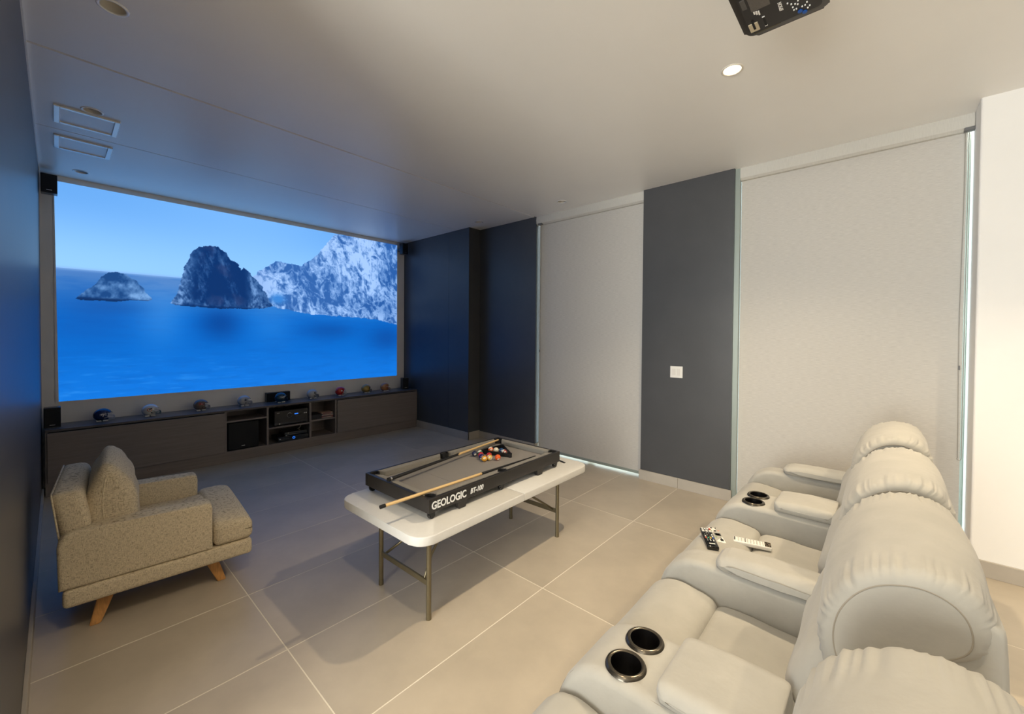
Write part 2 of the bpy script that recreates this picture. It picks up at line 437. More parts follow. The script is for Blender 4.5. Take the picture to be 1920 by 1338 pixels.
# roller blinds
def blind(y0, y1, label, vy0, vy1, chain_y, chain_z, side):
    X = 4.172
    t = thing('roller_blind', label, 'blind', (X, (y0+y1)/2, 0), 0, 'roller blinds on the right')
    obj('blind_fabric', box(B(), (X-.0015, y0, .040), (X+.0015, y1, 2.95)), M_BLIND, t)
    obj('bottom_bar', box(B(), (X-.008, y0, .020), (X+.008, y1, .050), .004, 2), M_FRAME, t)
    v = prism(B(), [(4.118, H-.0005), (4.112, H-.05), (4.118, H-.092), (4.14, H-.108), (4.172, H-.108), (4.172, H-.0005)], 'y', vy0, vy1)
    obj('valance', v, M_VAL, t, smooth=.6)
    # ball chain loop
    cy, czb = chain_y, chain_z
    pts = []
    top = H-.12
    for z in np.linspace(top, czb+.02, 24): pts.append((X-.035, cy-.010*side-.004*math.sin(z*3), z))
    for q in np.linspace(0, PI, 6)[1:-1]: pts.append((X-.035, cy-.012*side*math.cos(q)-.0, czb+.02-.02*math.sin(q)))
    for z in np.linspace(czb+.02, top, 24): pts.append((X-.035, cy+.010*side, z))
    ch = obj('chain', tube(B(), pts, .0022, 6), M_CHAIN, t)
    obj('chain_joint', box(B(), (X-.039, cy-.010*side-.005, 1.28), (X-.031, cy-.010*side+.005, 1.31)), M_GREY, ch, root=t)
    obj('bracket', box(B(), (4.108, cy-.05, H-.115), (4.15, cy+.015, H-.092), .003, 1), M_GREY, t)
blind(1.866, 3.284, 'pale grey roller blind lowered between the set-back wall and the column', 1.863, 3.304, 3.265, .72, 1)
blind(-.412, .966, 'large pale grey roller blind lowered behind the recliners, right of the column', -.438, .967, -.405, .66, -1)

# ------------------------------------------------------------------ projected picture on the wall
def vnoise(x, y, seed=0):
    xi = np.floor(x).astype(int); yi = np.floor(y).astype(int); xf = x-xi; yf = y-yi
    xf = xf*xf*(3-2*xf); yf = yf*yf*(3-2*yf)
    def h(a, b):
        n = (a*374761393+b*668265263+seed*1442695041) & 0x7fffffff
        n = ((n ^ (n >> 13))*1274126177) & 0x7fffffff
        return ((n ^ (n >> 16)) & 0xffff)/65535.
    return (h(xi, yi)*(1-xf)+h(xi+1, yi)*xf)*(1-yf)+(h(xi, yi+1)*(1-xf)+h(xi+1, yi+1)*xf)*yf
def fbm(x, y, o=5, seed=0, g=.55):
    s = np.zeros_like(x); a = 1.; t = 0.
    for k in range(o): s += a*vnoise(x*2**k, y*2**k, seed+k*17); t += a; a *= g
    return s/t
def inpoly(u, v, P):
    r = np.zeros(u.shape, bool); n = len(P)
    for i in range(n):
        x1, y1 = P[i]; x2, y2 = P[(i+1) % n]
        c = ((y1 > v) != (y2 > v)) & (u < (x2-x1)*(v-y1)/((y2-y1) if abs(y2-y1) > 1e-9 else 1e-9)+x1)
        r ^= c
    return r
def sstep(a, b, x):
    t = np.clip((x-a)/(b-a), 0, 1); return t*t*(3-2*t)
def mixc(a, b, t):
    return a*(1-t[..., None])+b*t[..., None]
def picture(NX, NY):
    u, v = np.meshgrid(np.linspace(0, 1, NX), np.linspace(0, 1, NY))
    A = u*1.757
    c = lambda *k: np.array(k, float)
    hor = .610
    sky = mixc(c(132, 182, 232), c(90, 148, 212), sstep(hor, 1.0, v))
    sky = mixc(sky, c(120, 172, 226), .5*np.exp(-((u-.45)/.3)**2))
    n = fbm(A*9, v*60, 4, 3)
    sea = mixc(c(4, 94, 182), c(74, 118, 176), sstep(.36, hor, v))
    sea = mixc(sea, c(16, 106, 198), sstep(.30, .0, v)*.9)
    sea = mixc(sea, c(8, 82, 168), np.clip((n-.45)*1.6, 0, 1)*.5)
    sea = mixc(sea, c(20, 75, 150), .5*np.exp(-((u-.06)/.10)**2-((v-.42)/.16)**2))
    for (a, b, sx, sy, k, col) in ((.352, .375, .060, .095, .7, (4, 52, 122)), (.70, .34, .11, .06, .45, (8, 55, 125)), (.95, .29, .09, .10, .6, (8, 58, 130)),
                                   (.205, .40, .055, .15, .26, (110, 160, 220)), (.11, .44, .07, .03, .4, (20, 70, 140)), (.50, .38, .07, .13, .16, (110, 160, 220))):
        sea = mixc(sea, c(*col), k*np.exp(-((u-a)/sx)**2-((v-b)/sy)**2))
    st = fbm(A*14+v*6, v*120, 3, 8)
    sea = mixc(sea, c(90, 165, 235), np.clip((st-.60)*2.5, 0, 1)*.35*sstep(.32, .05, v)*sstep(.75, .2, u))
    img = np.where((v > hor)[..., None], sky, sea)
    img = mixc(img, c(120, 158, 208), .6*np.exp(-((v-hor)/.008)**2))
    jx = (fbm(A*40, v*40, 3, 21)-.5)*.014; jy = (fbm(A*40, v*40, 3, 33)-.5)*.016
    R1 = [(.0338, .472), (.0455, .4991), (.0673, .5388), (.0822, .5832), (.0973, .6047), (.113, .6126), (.1327, .6023), (.1487, .5813), (.1652, .5453), (.1777, .5075), (.187, .4869), (.1798, .4799), (.1444, .4762), (.1085, .4682), (.0633, .4668)]
    R2 = [(.2301, .4687), (.2439, .5369), (.2559, .6112), (.2654, .686), (.275, .7402), (.2968, .7832), (.3239, .807), (.3471, .8028), (.3678, .7701), (.3811, .7407), (.4029, .7234), (.4138, .6864), (.4194, .7047), (.4394, .6687), (.4596, .6266), (.4801, .5715), (.5013, .5033), (.5106, .4864), (.4862, .471), (.4277, .4607), (.3463, .4556), (.267, .4598)]
    MT = [(.4479, .6533), (.4625, .6911), (.4864, .7196), (.517, .7598), (.5551, .7589), (.6013, .7514), (.6428, .8051), (.6787, .885), (.7045, .9514), (.7234, .9874), (.8021, 1.0154), (1.037, 1.0313), (1.0383, .379), (.9795, .3995), (.9053, .4248), (.8441, .4327), (.7543, .4393), (.6859, .4425), (.6356, .4439), (.5811, .4598), (.5293, .4762), (.5074, .4836), (.4923, .5257), (.4742, .5939)]
    # cliff
    m = inpoly(u+jx, v+jy, MT)
    w1 = fbm(A*7, v*7, 4, 40)
    rid = 1-np.abs(2*fbm(A*16+v*9+w1*2.5, v*9-A*5+w1*2.5, 6, 51, .66)-1)
    fine = fbm(A*48+v*22, v*30-A*12, 4, 77, .6)
    big = fbm(A*6+v*5, v*4-A*3, 4, 58, .5)
    t = np.clip((rid-.80)*2.4+(fine-.5)*1.25+(big-.5)*2.2+.5, 0, 1)
    t = np.clip(t*.9+.06-.22*sstep(.86, 1.0, u)-.35*np.exp(-((u-.90)/.07)**2-((v-.52)/.06)**2), 0, 1)
    cliff = mixc(c(36, 82, 148), c(150, 182, 228), t)
    cliff = mixc(cliff, c(70, 105, 165), np.clip((.52-u)*9, 0, 1)*.35)
    img = np.where(m[..., None], cliff, img)
    cove = np.exp(-((u-.523)/.022)**2-((v-.53)/.028)**2)
    img = mixc(img, c(52, 118, 190), np.clip(cove*1.3, 0, 1)*m)
    # tall rock
    m = inpoly(u+jx, v+jy, R2)
    t = fbm(A*20+v*4, v*7, 6, 60, .66); f2 = fbm(A*75+v*10, v*45, 4, 66, .68)
    lit = np.clip((t-.55)*4.5+(f2-.5)*1.4, 0, 1)*.42+.75*sstep(.30, .245, u-(v-.6)*.10)*np.clip(f2*1.8-.3, 0, 1)+.5*sstep(.415, .46, u)*np.clip(f2*1.9-.35, 0, 1)+.35*sstep(.54, .47, v)*np.clip(f2*2-.6, 0, 1)
    rock = mixc(c(8, 44, 96), c(112, 150, 200), np.clip(lit, 0, .95))
    rock = mixc(rock, c(34, 52, 98), np.clip((fbm(A*12, v*12, 3, 90)-.55)*4, 0, .6)*sstep(.26, .3, u)*sstep(.44, .4, u))
    rock = mixc(rock, c(8, 40, 90), sstep(.474, .46, v))
    img = np.where(m[..., None], rock, img)
    # low island
    m = inpoly(u+jx*.6, v+jy*.6, R1)
    t = fbm(A*26, v*20, 5, 70, .62)
    isl = mixc(c(24, 64, 118), c(104, 146, 196), np.clip((t-.45)*2.6-.6*sstep(.53, .60, v)+.25, 0, 1))
    isl = mixc(isl, c(12, 42, 88), sstep(.487, .474, v))
    img = np.where(m[..., None], isl, img)
    return np.clip(img, 0, 255)
NX, NY = 640, 364
img = picture(NX, NY)/255.
il = np.where(img <= .04045, img/12.92, ((img+.055)/1.055)**2.4)
scr = thing('projection_screen', 'wide projected picture of sea rocks and a pale cliff, in blue', 'screen', (1.88, YS, .815))
BLc, BRc, TRc, TLc = (.010, .817), (3.760, .812), (3.761, 2.957), (-.006, 2.953)
verts = []
for j in range(NY):
    tv = j/(NY-1)
    for i in range(NX):
        tu = i/(NX-1)
        x = (BLc[0]*(1-tu)+BRc[0]*tu)*(1-tv)+(TLc[0]*(1-tu)+TRc[0]*tu)*tv
        z = (BLc[1]*(1-tu)+BRc[1]*tu)*(1-tv)+(TLc[1]*(1-tu)+TRc[1]*tu)*tv
        verts.append((x-1.88, -.0085, z-.815))
idx = np.arange(NX*NY).reshape(NY, NX)
faces = np.stack([idx[:-1, :-1], idx[:-1, 1:], idx[1:, 1:], idx[1:, :-1]], -1).reshape(-1, 4)
me = bpy.data.meshes.new('picture'); me.from_pydata(verts, [], faces.tolist())
at_ = me.color_attributes.new('picture', 'FLOAT_COLOR', 'POINT')
rgba = np.ones((NX*NY, 4), np.float32); rgba[:, :3] = il.reshape(-1, 3)
at_.data.foreach_set('color', rgba.ravel())
mp_ = bpy.data.materials.new('projected_picture'); mp_.use_nodes = True
nt = mp_.node_tree; bs = nt.nodes['Principled BSDF']; an = nt.nodes.new('ShaderNodeAttribute'); an.attribute_name = 'picture'
bs.inputs['Base Color'].default_value = (.02, .02, .02, 1); bs.inputs['Roughness'].default_value = .9; bs.inputs['Specular IOR Level'].default_value = .05
nt.links.new(an.outputs['Color'], bs.inputs['Emission Color']); bs.inputs['Emission Strength'].default_value = SCREEN_GAIN
me.materials.append(mp_)
po = bpy.data.objects.new('picture', me); COL.objects.link(po); po.parent = scr
obj('screen_panel', box(B(), (-.012, YS-.008, .806), (3.767, YS-.0005, 2.963)), M_WHITE, scr)

# ------------------------------------------------------------------ ceiling fixtures
def downlight(x, y, label, watts=0, group='recessed ceiling spots', shallow=False):
    t = thing('downlight', label, 'downlight', (x, y, H), 0, group)
    d = .012 if shallow else .055
    obj('trim_ring', lathe(B(), [(RH-.002, H+.001), (RH-.001, H-.003), (RH+.006, H-.0045), (RH+.011, H-.001), (RH+.011, H+.001)], (x, y, 0), 32), M_REFL if watts else M_TRIMV, t, True)
    obj('reflector', lathe(B(), [(RH-.001, H-.001), (RH-.004, H+d*.5), (RH-.012, H+d)], (x, y, 0), 32), M_REFL, t, True)
    bm = B(); cyl(bm, (x, y, H+d-.002), (x, y, H+d+.004), RH-.011, n=32)
    obj('lamp', bm, M_LAMP if watts else (M_GREY if shallow else M_REFL), t)
    if watts:
        ld = bpy.data.lights.new('spot', 'SPOT'); ld.energy = watts; ld.color = WARM; ld.spot_size = math.radians(WIDE if (x, y) == LIT[0][:2] else CONE); ld.spot_blend = 1.0
        ld.shadow_soft_size = .035
        lo = bpy.data.objects.new('spot', ld); COL.objects.link(lo); lo.parent = t; lo.location = (0, 0, -.012)
downlight(*LIT[0][:2], 'lit recessed ceiling spot near the projector', LIT[0][2])
for k, (x, y, w) in enumerate(LIT[1:]):
    downlight(x, y, ('lit recessed ceiling spot high above the viewpoint', 'lit recessed ceiling spot in the open area left of the room, nearer the doorway', 'lit recessed ceiling spot in the open area left of the room, farther from the doorway',
                     'added lit ceiling spot, unseen behind the right end of the recliner row', 'added lit ceiling spot, unseen behind the left end of the recliner row')[k], w)
for (x, y), l in zip(DARK, ('unlit recessed ceiling spot in the top left corner', 'unlit recessed ceiling spot beside the larger square ceiling frame', 'small flat unlit disc in the ceiling just above the picture',
                            'unlit recessed ceiling spot above the first roller blind', 'unlit recessed ceiling spot near the charcoal pier corner')):
    downlight(x, y, l, 0, shallow='flat' in l)
def sqframe(x0, y0, s, label):
    t = thing('ceiling_frame', label, 'ceiling frame', (x0+s/2, y0+s/2, H), 0, 'square ceiling frames')
    b = .03; z0, z1 = H-.012, H-.001
    for lo, hi in (((x0, y0), (x0+b, y0+s)), ((x0+s-b, y0), (x0+s, y0+s)), ((x0+b, y0), (x0+s-b, y0+b)), ((x0+b, y0+s-b), (x0+s-b, y0+s))):
        obj('frame_bar', box(B(), (*lo, z0), (*hi, z1), .003, 1), M_TRIMV, t)
    obj('cover_plate', box(B(), (x0+b, y0+b, H-.004), (x0+s-b, y0+s-b, z1)), M_CEIL, t)
sqframe(-.004, 4.092, .325, 'square white frame in the ceiling nearer the viewer, by the left wall')
sqframe(-.004, 4.708, .325, 'square white frame in the ceiling nearer the picture, by the left wall')

# projector hung from the ceiling
pj = thing('projector', 'black projector hanging upside down from the ceiling', 'projector', (1.775, .31, H))
x0, x1, y0, y1, zb, zt = 1.578, 1.965, .165, .445, 2.75, 2.87
def rr(x0, x1, y0, y1, rs, n=6):
    pts = []
    for (cx, cy, a0, r) in ((x1-rs[0], y1-rs[0], 0, rs[0]), (x0+rs[1], y1-rs[1], 90, rs[1]), (x0+rs[2], y0+rs[2], 180, rs[2]), (x1-rs[3], y0+rs[3], 270, rs[3])):
        for k in range(n+1):
            a = math.radians(a0+90*k/n); pts.append((cx+r*math.cos(a), cy+r*math.sin(a)))
    return pts
obj('housing', prism(B(), rr(x0, x1, y0, y1, (.045, .045, .02, .02)), 'z', zb, zt, .012, 3), mat('projector_black', (46, 40, 34), .3, coat=.3), pj, .5)
obj('top_plate', prism(B(), rr(x0+.022, x1-.03, y0+.02, y1-.022, (.025, .025, .015, .015)), 'z', zb-.003, zb+.002, .001, 1), mat('projector_plate', (34, 31, 31), .45), pj)
bm = B(); lathe(bm, [(.034, y1-.01), (.036, y1+.012), (.030, y1+.014), (.026, y1+.002)], (1.66, 0, 2.81), 28, ax='y')
obj('lens_barrel', bm, M_GLOSS, pj, True)
bm = B(); lathe(bm, [(.0265, y1+.002), (.018, y1+.007), (.001, y1+.009)], (1.66, 0, 2.81), 28, ax='y')
obj('lens', bm, mat('lens_glass', (30, 34, 60), .05, coat=1), pj, True)
obj('vent_grille', box(B(), (1.70, .331, zb-.005), (1.80, .394, zb-.001), .001, 1), mat('vent_grey', (92, 88, 84), .6, nz=(120, .2), stretch=(1, 6, 1)), pj)
obj('label_plate', box(B(), (1.715, .401, zb-.005), (1.770, .417, zb-.001)), mat('dim_grey', (84, 82, 80), .6), pj)
obj('focus_window', box(B(), (1.868, .387, zb-.006), (1.920, .420, zb-.001), .001, 1), mat('pale_beige', (196, 184, 158), .5), pj)
obj('focus_lever', box(B(), (1.852, .398, zb-.008), (1.905, .406, zb-.005), .001, 1), M_BLACKM, pj)
obj('adjust_slide', box(B(), (1.858, .361, zb-.005), (1.912, .368, zb-.001)), M_BLACKM, pj)
for q in (1.855, 1.914): obj('slide_mark', box(B(), (q-.002, .360, zb-.005), (q+.002, .369, zb-.001)), M_LETTER, pj)
obj('side_strip', box(B(), (1.936, .318, zb-.003), (1.943, .412, zb+.004), .001, 1), mat('olive_strip', (70, 64, 40), .4), pj)
for k in range(3): obj('warning_mark', box(B(), (1.803+.003*k, .384-.007*k, zb-.005), (1.820+.007*k, .389-.007*k, zb-.002)), M_LETTER, pj)
bm = text_bm('EPSON', .0165, .0004, 0, .0004)
place(bm, Matrix.Translation((1.865, .3, zb-.0042)) @ Matrix(((-1, 0, 0, 0), (0, 1, 0, 0), (0, 0, -1, 0), (0, 0, 0, 1))))
obj('lettering', bm, M_LETTER, pj)
for (bx_, by_) in ((1.840, .283), (1.854, .273), (1.875, .271), (1.892, .262), (1.893, .270), (1.862, .262), (1.870, .255), (1.893, .244), (1.892, .235), (1.914, .229), (1.850, .252), (1.880, .228), (1.905, .222)):
    obj('key', box(B(), (bx_-.0028, by_-.0022, zb-.006), (bx_+.0028, by_+.0022, zb-.002)), M_LETTER, pj)
for (bx_, by_) in ((1.915, .253), (1.930, .240)):
    bm = B(); cyl(bm, (bx_, by_, zb-.007), (bx_, by_, zb-.002), .008, n=14); obj('blue_key', bm, mat('blue_key', (20, 84, 170), .4), pj)
bm = B(); cyl(bm, (1.775, .31, zt-.005), (1.775, .31, H), .025, n=20); obj('mount_pole', bm, M_WPLAS, pj, .5)
bm = B(); cyl(bm, (1.775, .31, H-.02), (1.775, .31, H-.001), .07, n=28); obj('mount_plate', bm, M_WPLAS, pj, .5)

# ================================================================== media cabinet
YC = 5.581; ZC = .608
cab = thing('media_cabinet', 'long low dark wood media cabinet under the projected picture', 'cabinet', (1.9, 5.77, 0))
CX0, CX1 = -.077, XA-.004
YB = YS-.014
obj('plinth', box(B(), (CX0, YC+.004, 0), (CX1, YB, .108)), M_CAB, cab)
obj('back_panel', box(B(), (CX0, YB-.016, .108), (CX1, YB, ZC-.022)), M_CAB, cab)
obj('top', box(B(), (CX0, YC-.002, ZC-.022), (CX1, YB, ZC), .0015, 1), M_CABT, cab)
obj('bottom_board', box(B(), (CX0, YC, .108), (CX1, YB-.016, .126)), M_CAB, cab)
for xa, xb in ((CX0, CX0+.018), (1.283, 1.303), (1.716, 1.738), (2.222, 2.246), (2.562, 2.584), (CX1-.018, CX1)):
    obj('upright', box(B(), (xa, YC, .126), (xb, YB-.016, ZC-.022)), M_CAB, cab)
for xa, xb, z in ((1.303, 1.716, .478), (1.738, 2.222, .330), (2.246, 2.562, .350)):
    obj('shelf', box(B(), (xa, YC+.002, z-.018), (xb, YB-.016, z)), M_CAB, cab)
for xa, xb, l in ((CX0+.012, 1.280, 'wide flat door left of the open shelves'), (2.588, CX1-.006, 'wide flat door right of the open shelves')):
    obj('door', box(B(), (xa, YC-.014, .126), (xb, YC-.001, ZC-.030), .002, 1), M_CAB, cab, label=l)

# ------------------------------------------------------------------ loudspeakers
def speaker(name, lo, hi, label, badge=True, stand=False, rz=0):
    cx, cy = (lo[0]+hi[0])/2, (lo[1]+hi[1])/2
    t = thing(name, label, 'speaker', (cx, cy, lo[2]), rz)
    w, d, h = (hi[0]-lo[0]), (hi[1]-lo[1]), (hi[2]-lo[2])
    obj('enclosure', box(B(), (-w/2, -d/2+.008, 0), (w/2, d/2, h), .004, 2), mat('speaker_case', (24, 24, 25), .3), t, local=True)
    obj('grille', box(B(), (-w/2+.003, -d/2, .006), (w/2-.003, -d/2+.010, h-.004), .003, 2), M_BLACKM, t, local=True)
    if badge: obj('badge', box(B(), (-.018, -d/2-.002, .022), (.018, -d/2+.001, .029)), M_SILV, t, local=True)
    if stand:
        obj('wall_bracket', box(B(), (-.02, d/2, h*.4), (.02, stand, h*.6)), M_BLACK, t, local=True)
    return t
sp1 = speaker('satellite_speaker', (-.086, 5.69, ZC), (.022, 5.80, ZC+.185), 'small black speaker on the left end of the media cabinet')
obj('base_foot', box(B(), (-.04, -.05, 0), (.04, .03, .006), .002, 1), M_SILV, sp1, local=True)
speaker('satellite_speaker', (3.735, 5.70, ZC), (3.835, 5.81, ZC+.18), 'small black speaker on the right end of the media cabinet', rz=-.25)
speaker('satellite_speaker', (-.088, 5.72, 2.778), (.016, 5.82, 2.952), 'small black speaker mounted above the top left corner of the picture', stand=YS-5.77, rz=.0)
speaker('satellite_speaker', (3.735, 5.74, 2.79), (3.835, 5.84, 2.965), 'small black speaker mounted above the top right corner of the picture', stand=YS-5.79)
speaker('center_speaker', (1.803, 5.86, ZC), (2.087, 5.935, ZC+.118), 'wide black centre speaker standing behind the dark green-blue helmet', badge=False)

# ------------------------------------------------------------------ electronics on the shelves
sw = thing('subwoofer', 'large black subwoofer cube in the left open shelf', 'subwoofer', (1.48, 5.75, .126))
obj('enclosure', box(B(), (1.318, 5.615, .126), (1.635, 5.92, .45), .006, 2), mat('sub_case', (18, 18, 19), .3), sw)
obj('grille', soft(B(), (1.320, 5.597, .132), (1.633, 5.62, .446), .008, k=3, m=2), M_BLACKM, sw, True)
obj('badge', box(B(), (1.452, 5.594, .165), (1.488, 5.598, .172)), M_SILV, sw)
rc = thing('av_receiver', 'black receiver with a blue display on the upper middle shelf', 'receiver', (2.0, 5.75, .330))
obj('body', box(B(), (1.815, 5.622, .345), (2.205, 5.90, .518), .003, 1), M_BLACK, rc)
obj('front_panel', box(B(), (1.81, 5.606, .345), (2.21, 5.624, .520), .003, 1), mat('receiver_front', (30, 30, 32), .28), rc)
obj('lower_band', box(B(), (1.81, 5.602, .347), (2.21, 5.608, .372), .001, 1), mat('receiver_band', (58, 58, 60), .35), rc)
obj('display', box(B(), (2.035, 5.603, .448), (2.14, 5.607, .478)), M_GLOSS, rc)
obj('display_digits', box(B(), (2.045, 5.6015, .456), (2.088, 5.604, .470)), M_BLUELED, rc)
bm = B(); cyl(bm, (1.985, 5.596, .455), (1.985, 5.608, .455), .026, n=24); obj('volume_knob', bm, M_BLACK, rc, .5)
bm = B(); lathe(bm, [(.026, 5.602), (.030, 5.601), (.031, 5.606)], (1.985, 0, .455), 24, ax='y'); obj('knob_ring', bm, M_SILV, rc, True)
for k in range(2):
    bm = B(); cyl(bm, (2.165+.022*k, 5.600, .462), (2.165+.022*k, 5.607, .462), .008, n=14); obj('selector_knob', bm, M_SILV, rc, .5)
bm = B(); cyl(bm, (1.865, 5.598, .359), (1.865, 5.604, .359), .008, n=14); obj('headphone_jack', bm, M_SILV, rc, .5)
obj('badge', box(B(), (1.84, 5.604, .492), (1.868, 5.607, .499)), M_SILV, rc)
for fx in (1.84, 2.18):
    for fy in (5.64, 5.87):
        bm = B(); cyl(bm, (fx, fy, .330), (fx, fy, .346), .018, n=14); obj('foot', bm, M_BLACKM, rc)
obj('cable', tube(B(), [(1.86, 5.80, .519), (1.88, 5.79, .54), (1.92, 5.785, .552), (1.97, 5.785, .55), (2.0, 5.80, .535), (2.01, 5.82, .519)], .005, 8), M_BLACKM, rc, True)
st = thing('set_top_box', 'flat black box with a round blue light on the lower middle shelf', 'set-top box', (2.04, 5.74, .126))
obj('body', box(B(), (1.852, 5.607, .132), (2.215, 5.86, .186), .003, 1), M_BLACK, st)
obj('front_panel', box(B(), (1.852, 5.601, .132), (2.215, 5.608, .186), .001, 1), mat('stb_front', (22, 22, 25), .2), st)
bm = B(); lathe(bm, [(.009, 5.601), (.010, 5.598), (.014, 5.598), (.016, 5.601)], (2.035, 0, .160), 24, ax='y'); obj('light_ring', bm, M_BLUELED, st, True)
obj('maker_mark', box(B(), (1.863, 5.599, .158), (1.882, 5.602, .168)), M_LETTER, st)
for k in range(4): obj('button', box(B(), (1.90+.022*k, 5.599, .158), (1.910+.022*k, 5.602, .163)), M_GREY, st)
for fx in (1.87, 2.19):
    bm = B(); cyl(bm, (fx, 5.72, .126), (fx, 5.72, .133), .012, n=12); obj('foot', bm, M_BLACKM, st)
gp = thing('disc_player', 'slim black player lying on the flat box with the blue light', 'player', (2.08, 5.75, .186))
obj('body', box(B(), (1.93, 5.612, .189), (2.205, 5.82, .236), .006, 2), M_GLOSS, gp)
obj('disc_slot', box(B(), (1.95, 5.610, .208), (2.06, 5.614, .211)), M_GREY, gp)
bm = B(); cyl(bm, (1.972, 5.609, .226), (1.972, 5.613, .226), .004, n=10); obj('power_light', bm, M_LETTER, gp)
obj('maker_mark', box(B(), (1.94, 5.609, .194), (1.956, 5.613, .2)), M_LETTER, gp)
obj('foot', box(B(), (1.95, 5.64, .186), (2.19, 5.80, .190)), M_BLACKM, gp)
obj('cable', tube(B(), [(2.13, 5.75, .236), (2.155, 5.73, .25), (2.165, 5.72, .28), (2.16, 5.72, .305)], .004, 8), M_WPLAS, gp, True)
bx = thing('storage_box', 'dark grey box on the right open shelf, left of the disc cases', 'box', (2.33, 5.72, .350))
obj('box_body', box(B(), (2.262, 5.625, .350), (2.40, 5.80, .40), .003, 1), mat('dark_box', (44, 42, 44), .5), bx)
obj('lid', box(B(), (2.260, 5.623, .40), (2.402, 5.802, .412), .002, 1), M_BLACK, bx)
cols = [(170, 120, 110), (120, 60, 70), (200, 190, 180), (90, 80, 100), (190, 160, 140)]
for k in range(5):
    dz = .350+.0145*k; ox = random.uniform(-.006, .006)
    t = thing('disc_case', ['lowest', 'second', 'third', 'fourth', 'topmost'][k]+' flat disc case in the small stack on the right open shelf', 'disc case', (2.48+ox, 5.70, dz), random.uniform(-.06, .06), 'stacked disc cases')
    obj('case', box(B(), (-.075, -.075, .0003), (.075, .06, .0142), .001, 1), mat('case%d' % k, cols[k], .3), t, local=True)
    obj('sleeve_print', box(B(), (-.06, -.0762, .003), (.05, -.0745, .0115)), mat('sleeve%d' % k, cols[(k+2) % 5], .4, nz=(60, .5)), t, local=True)

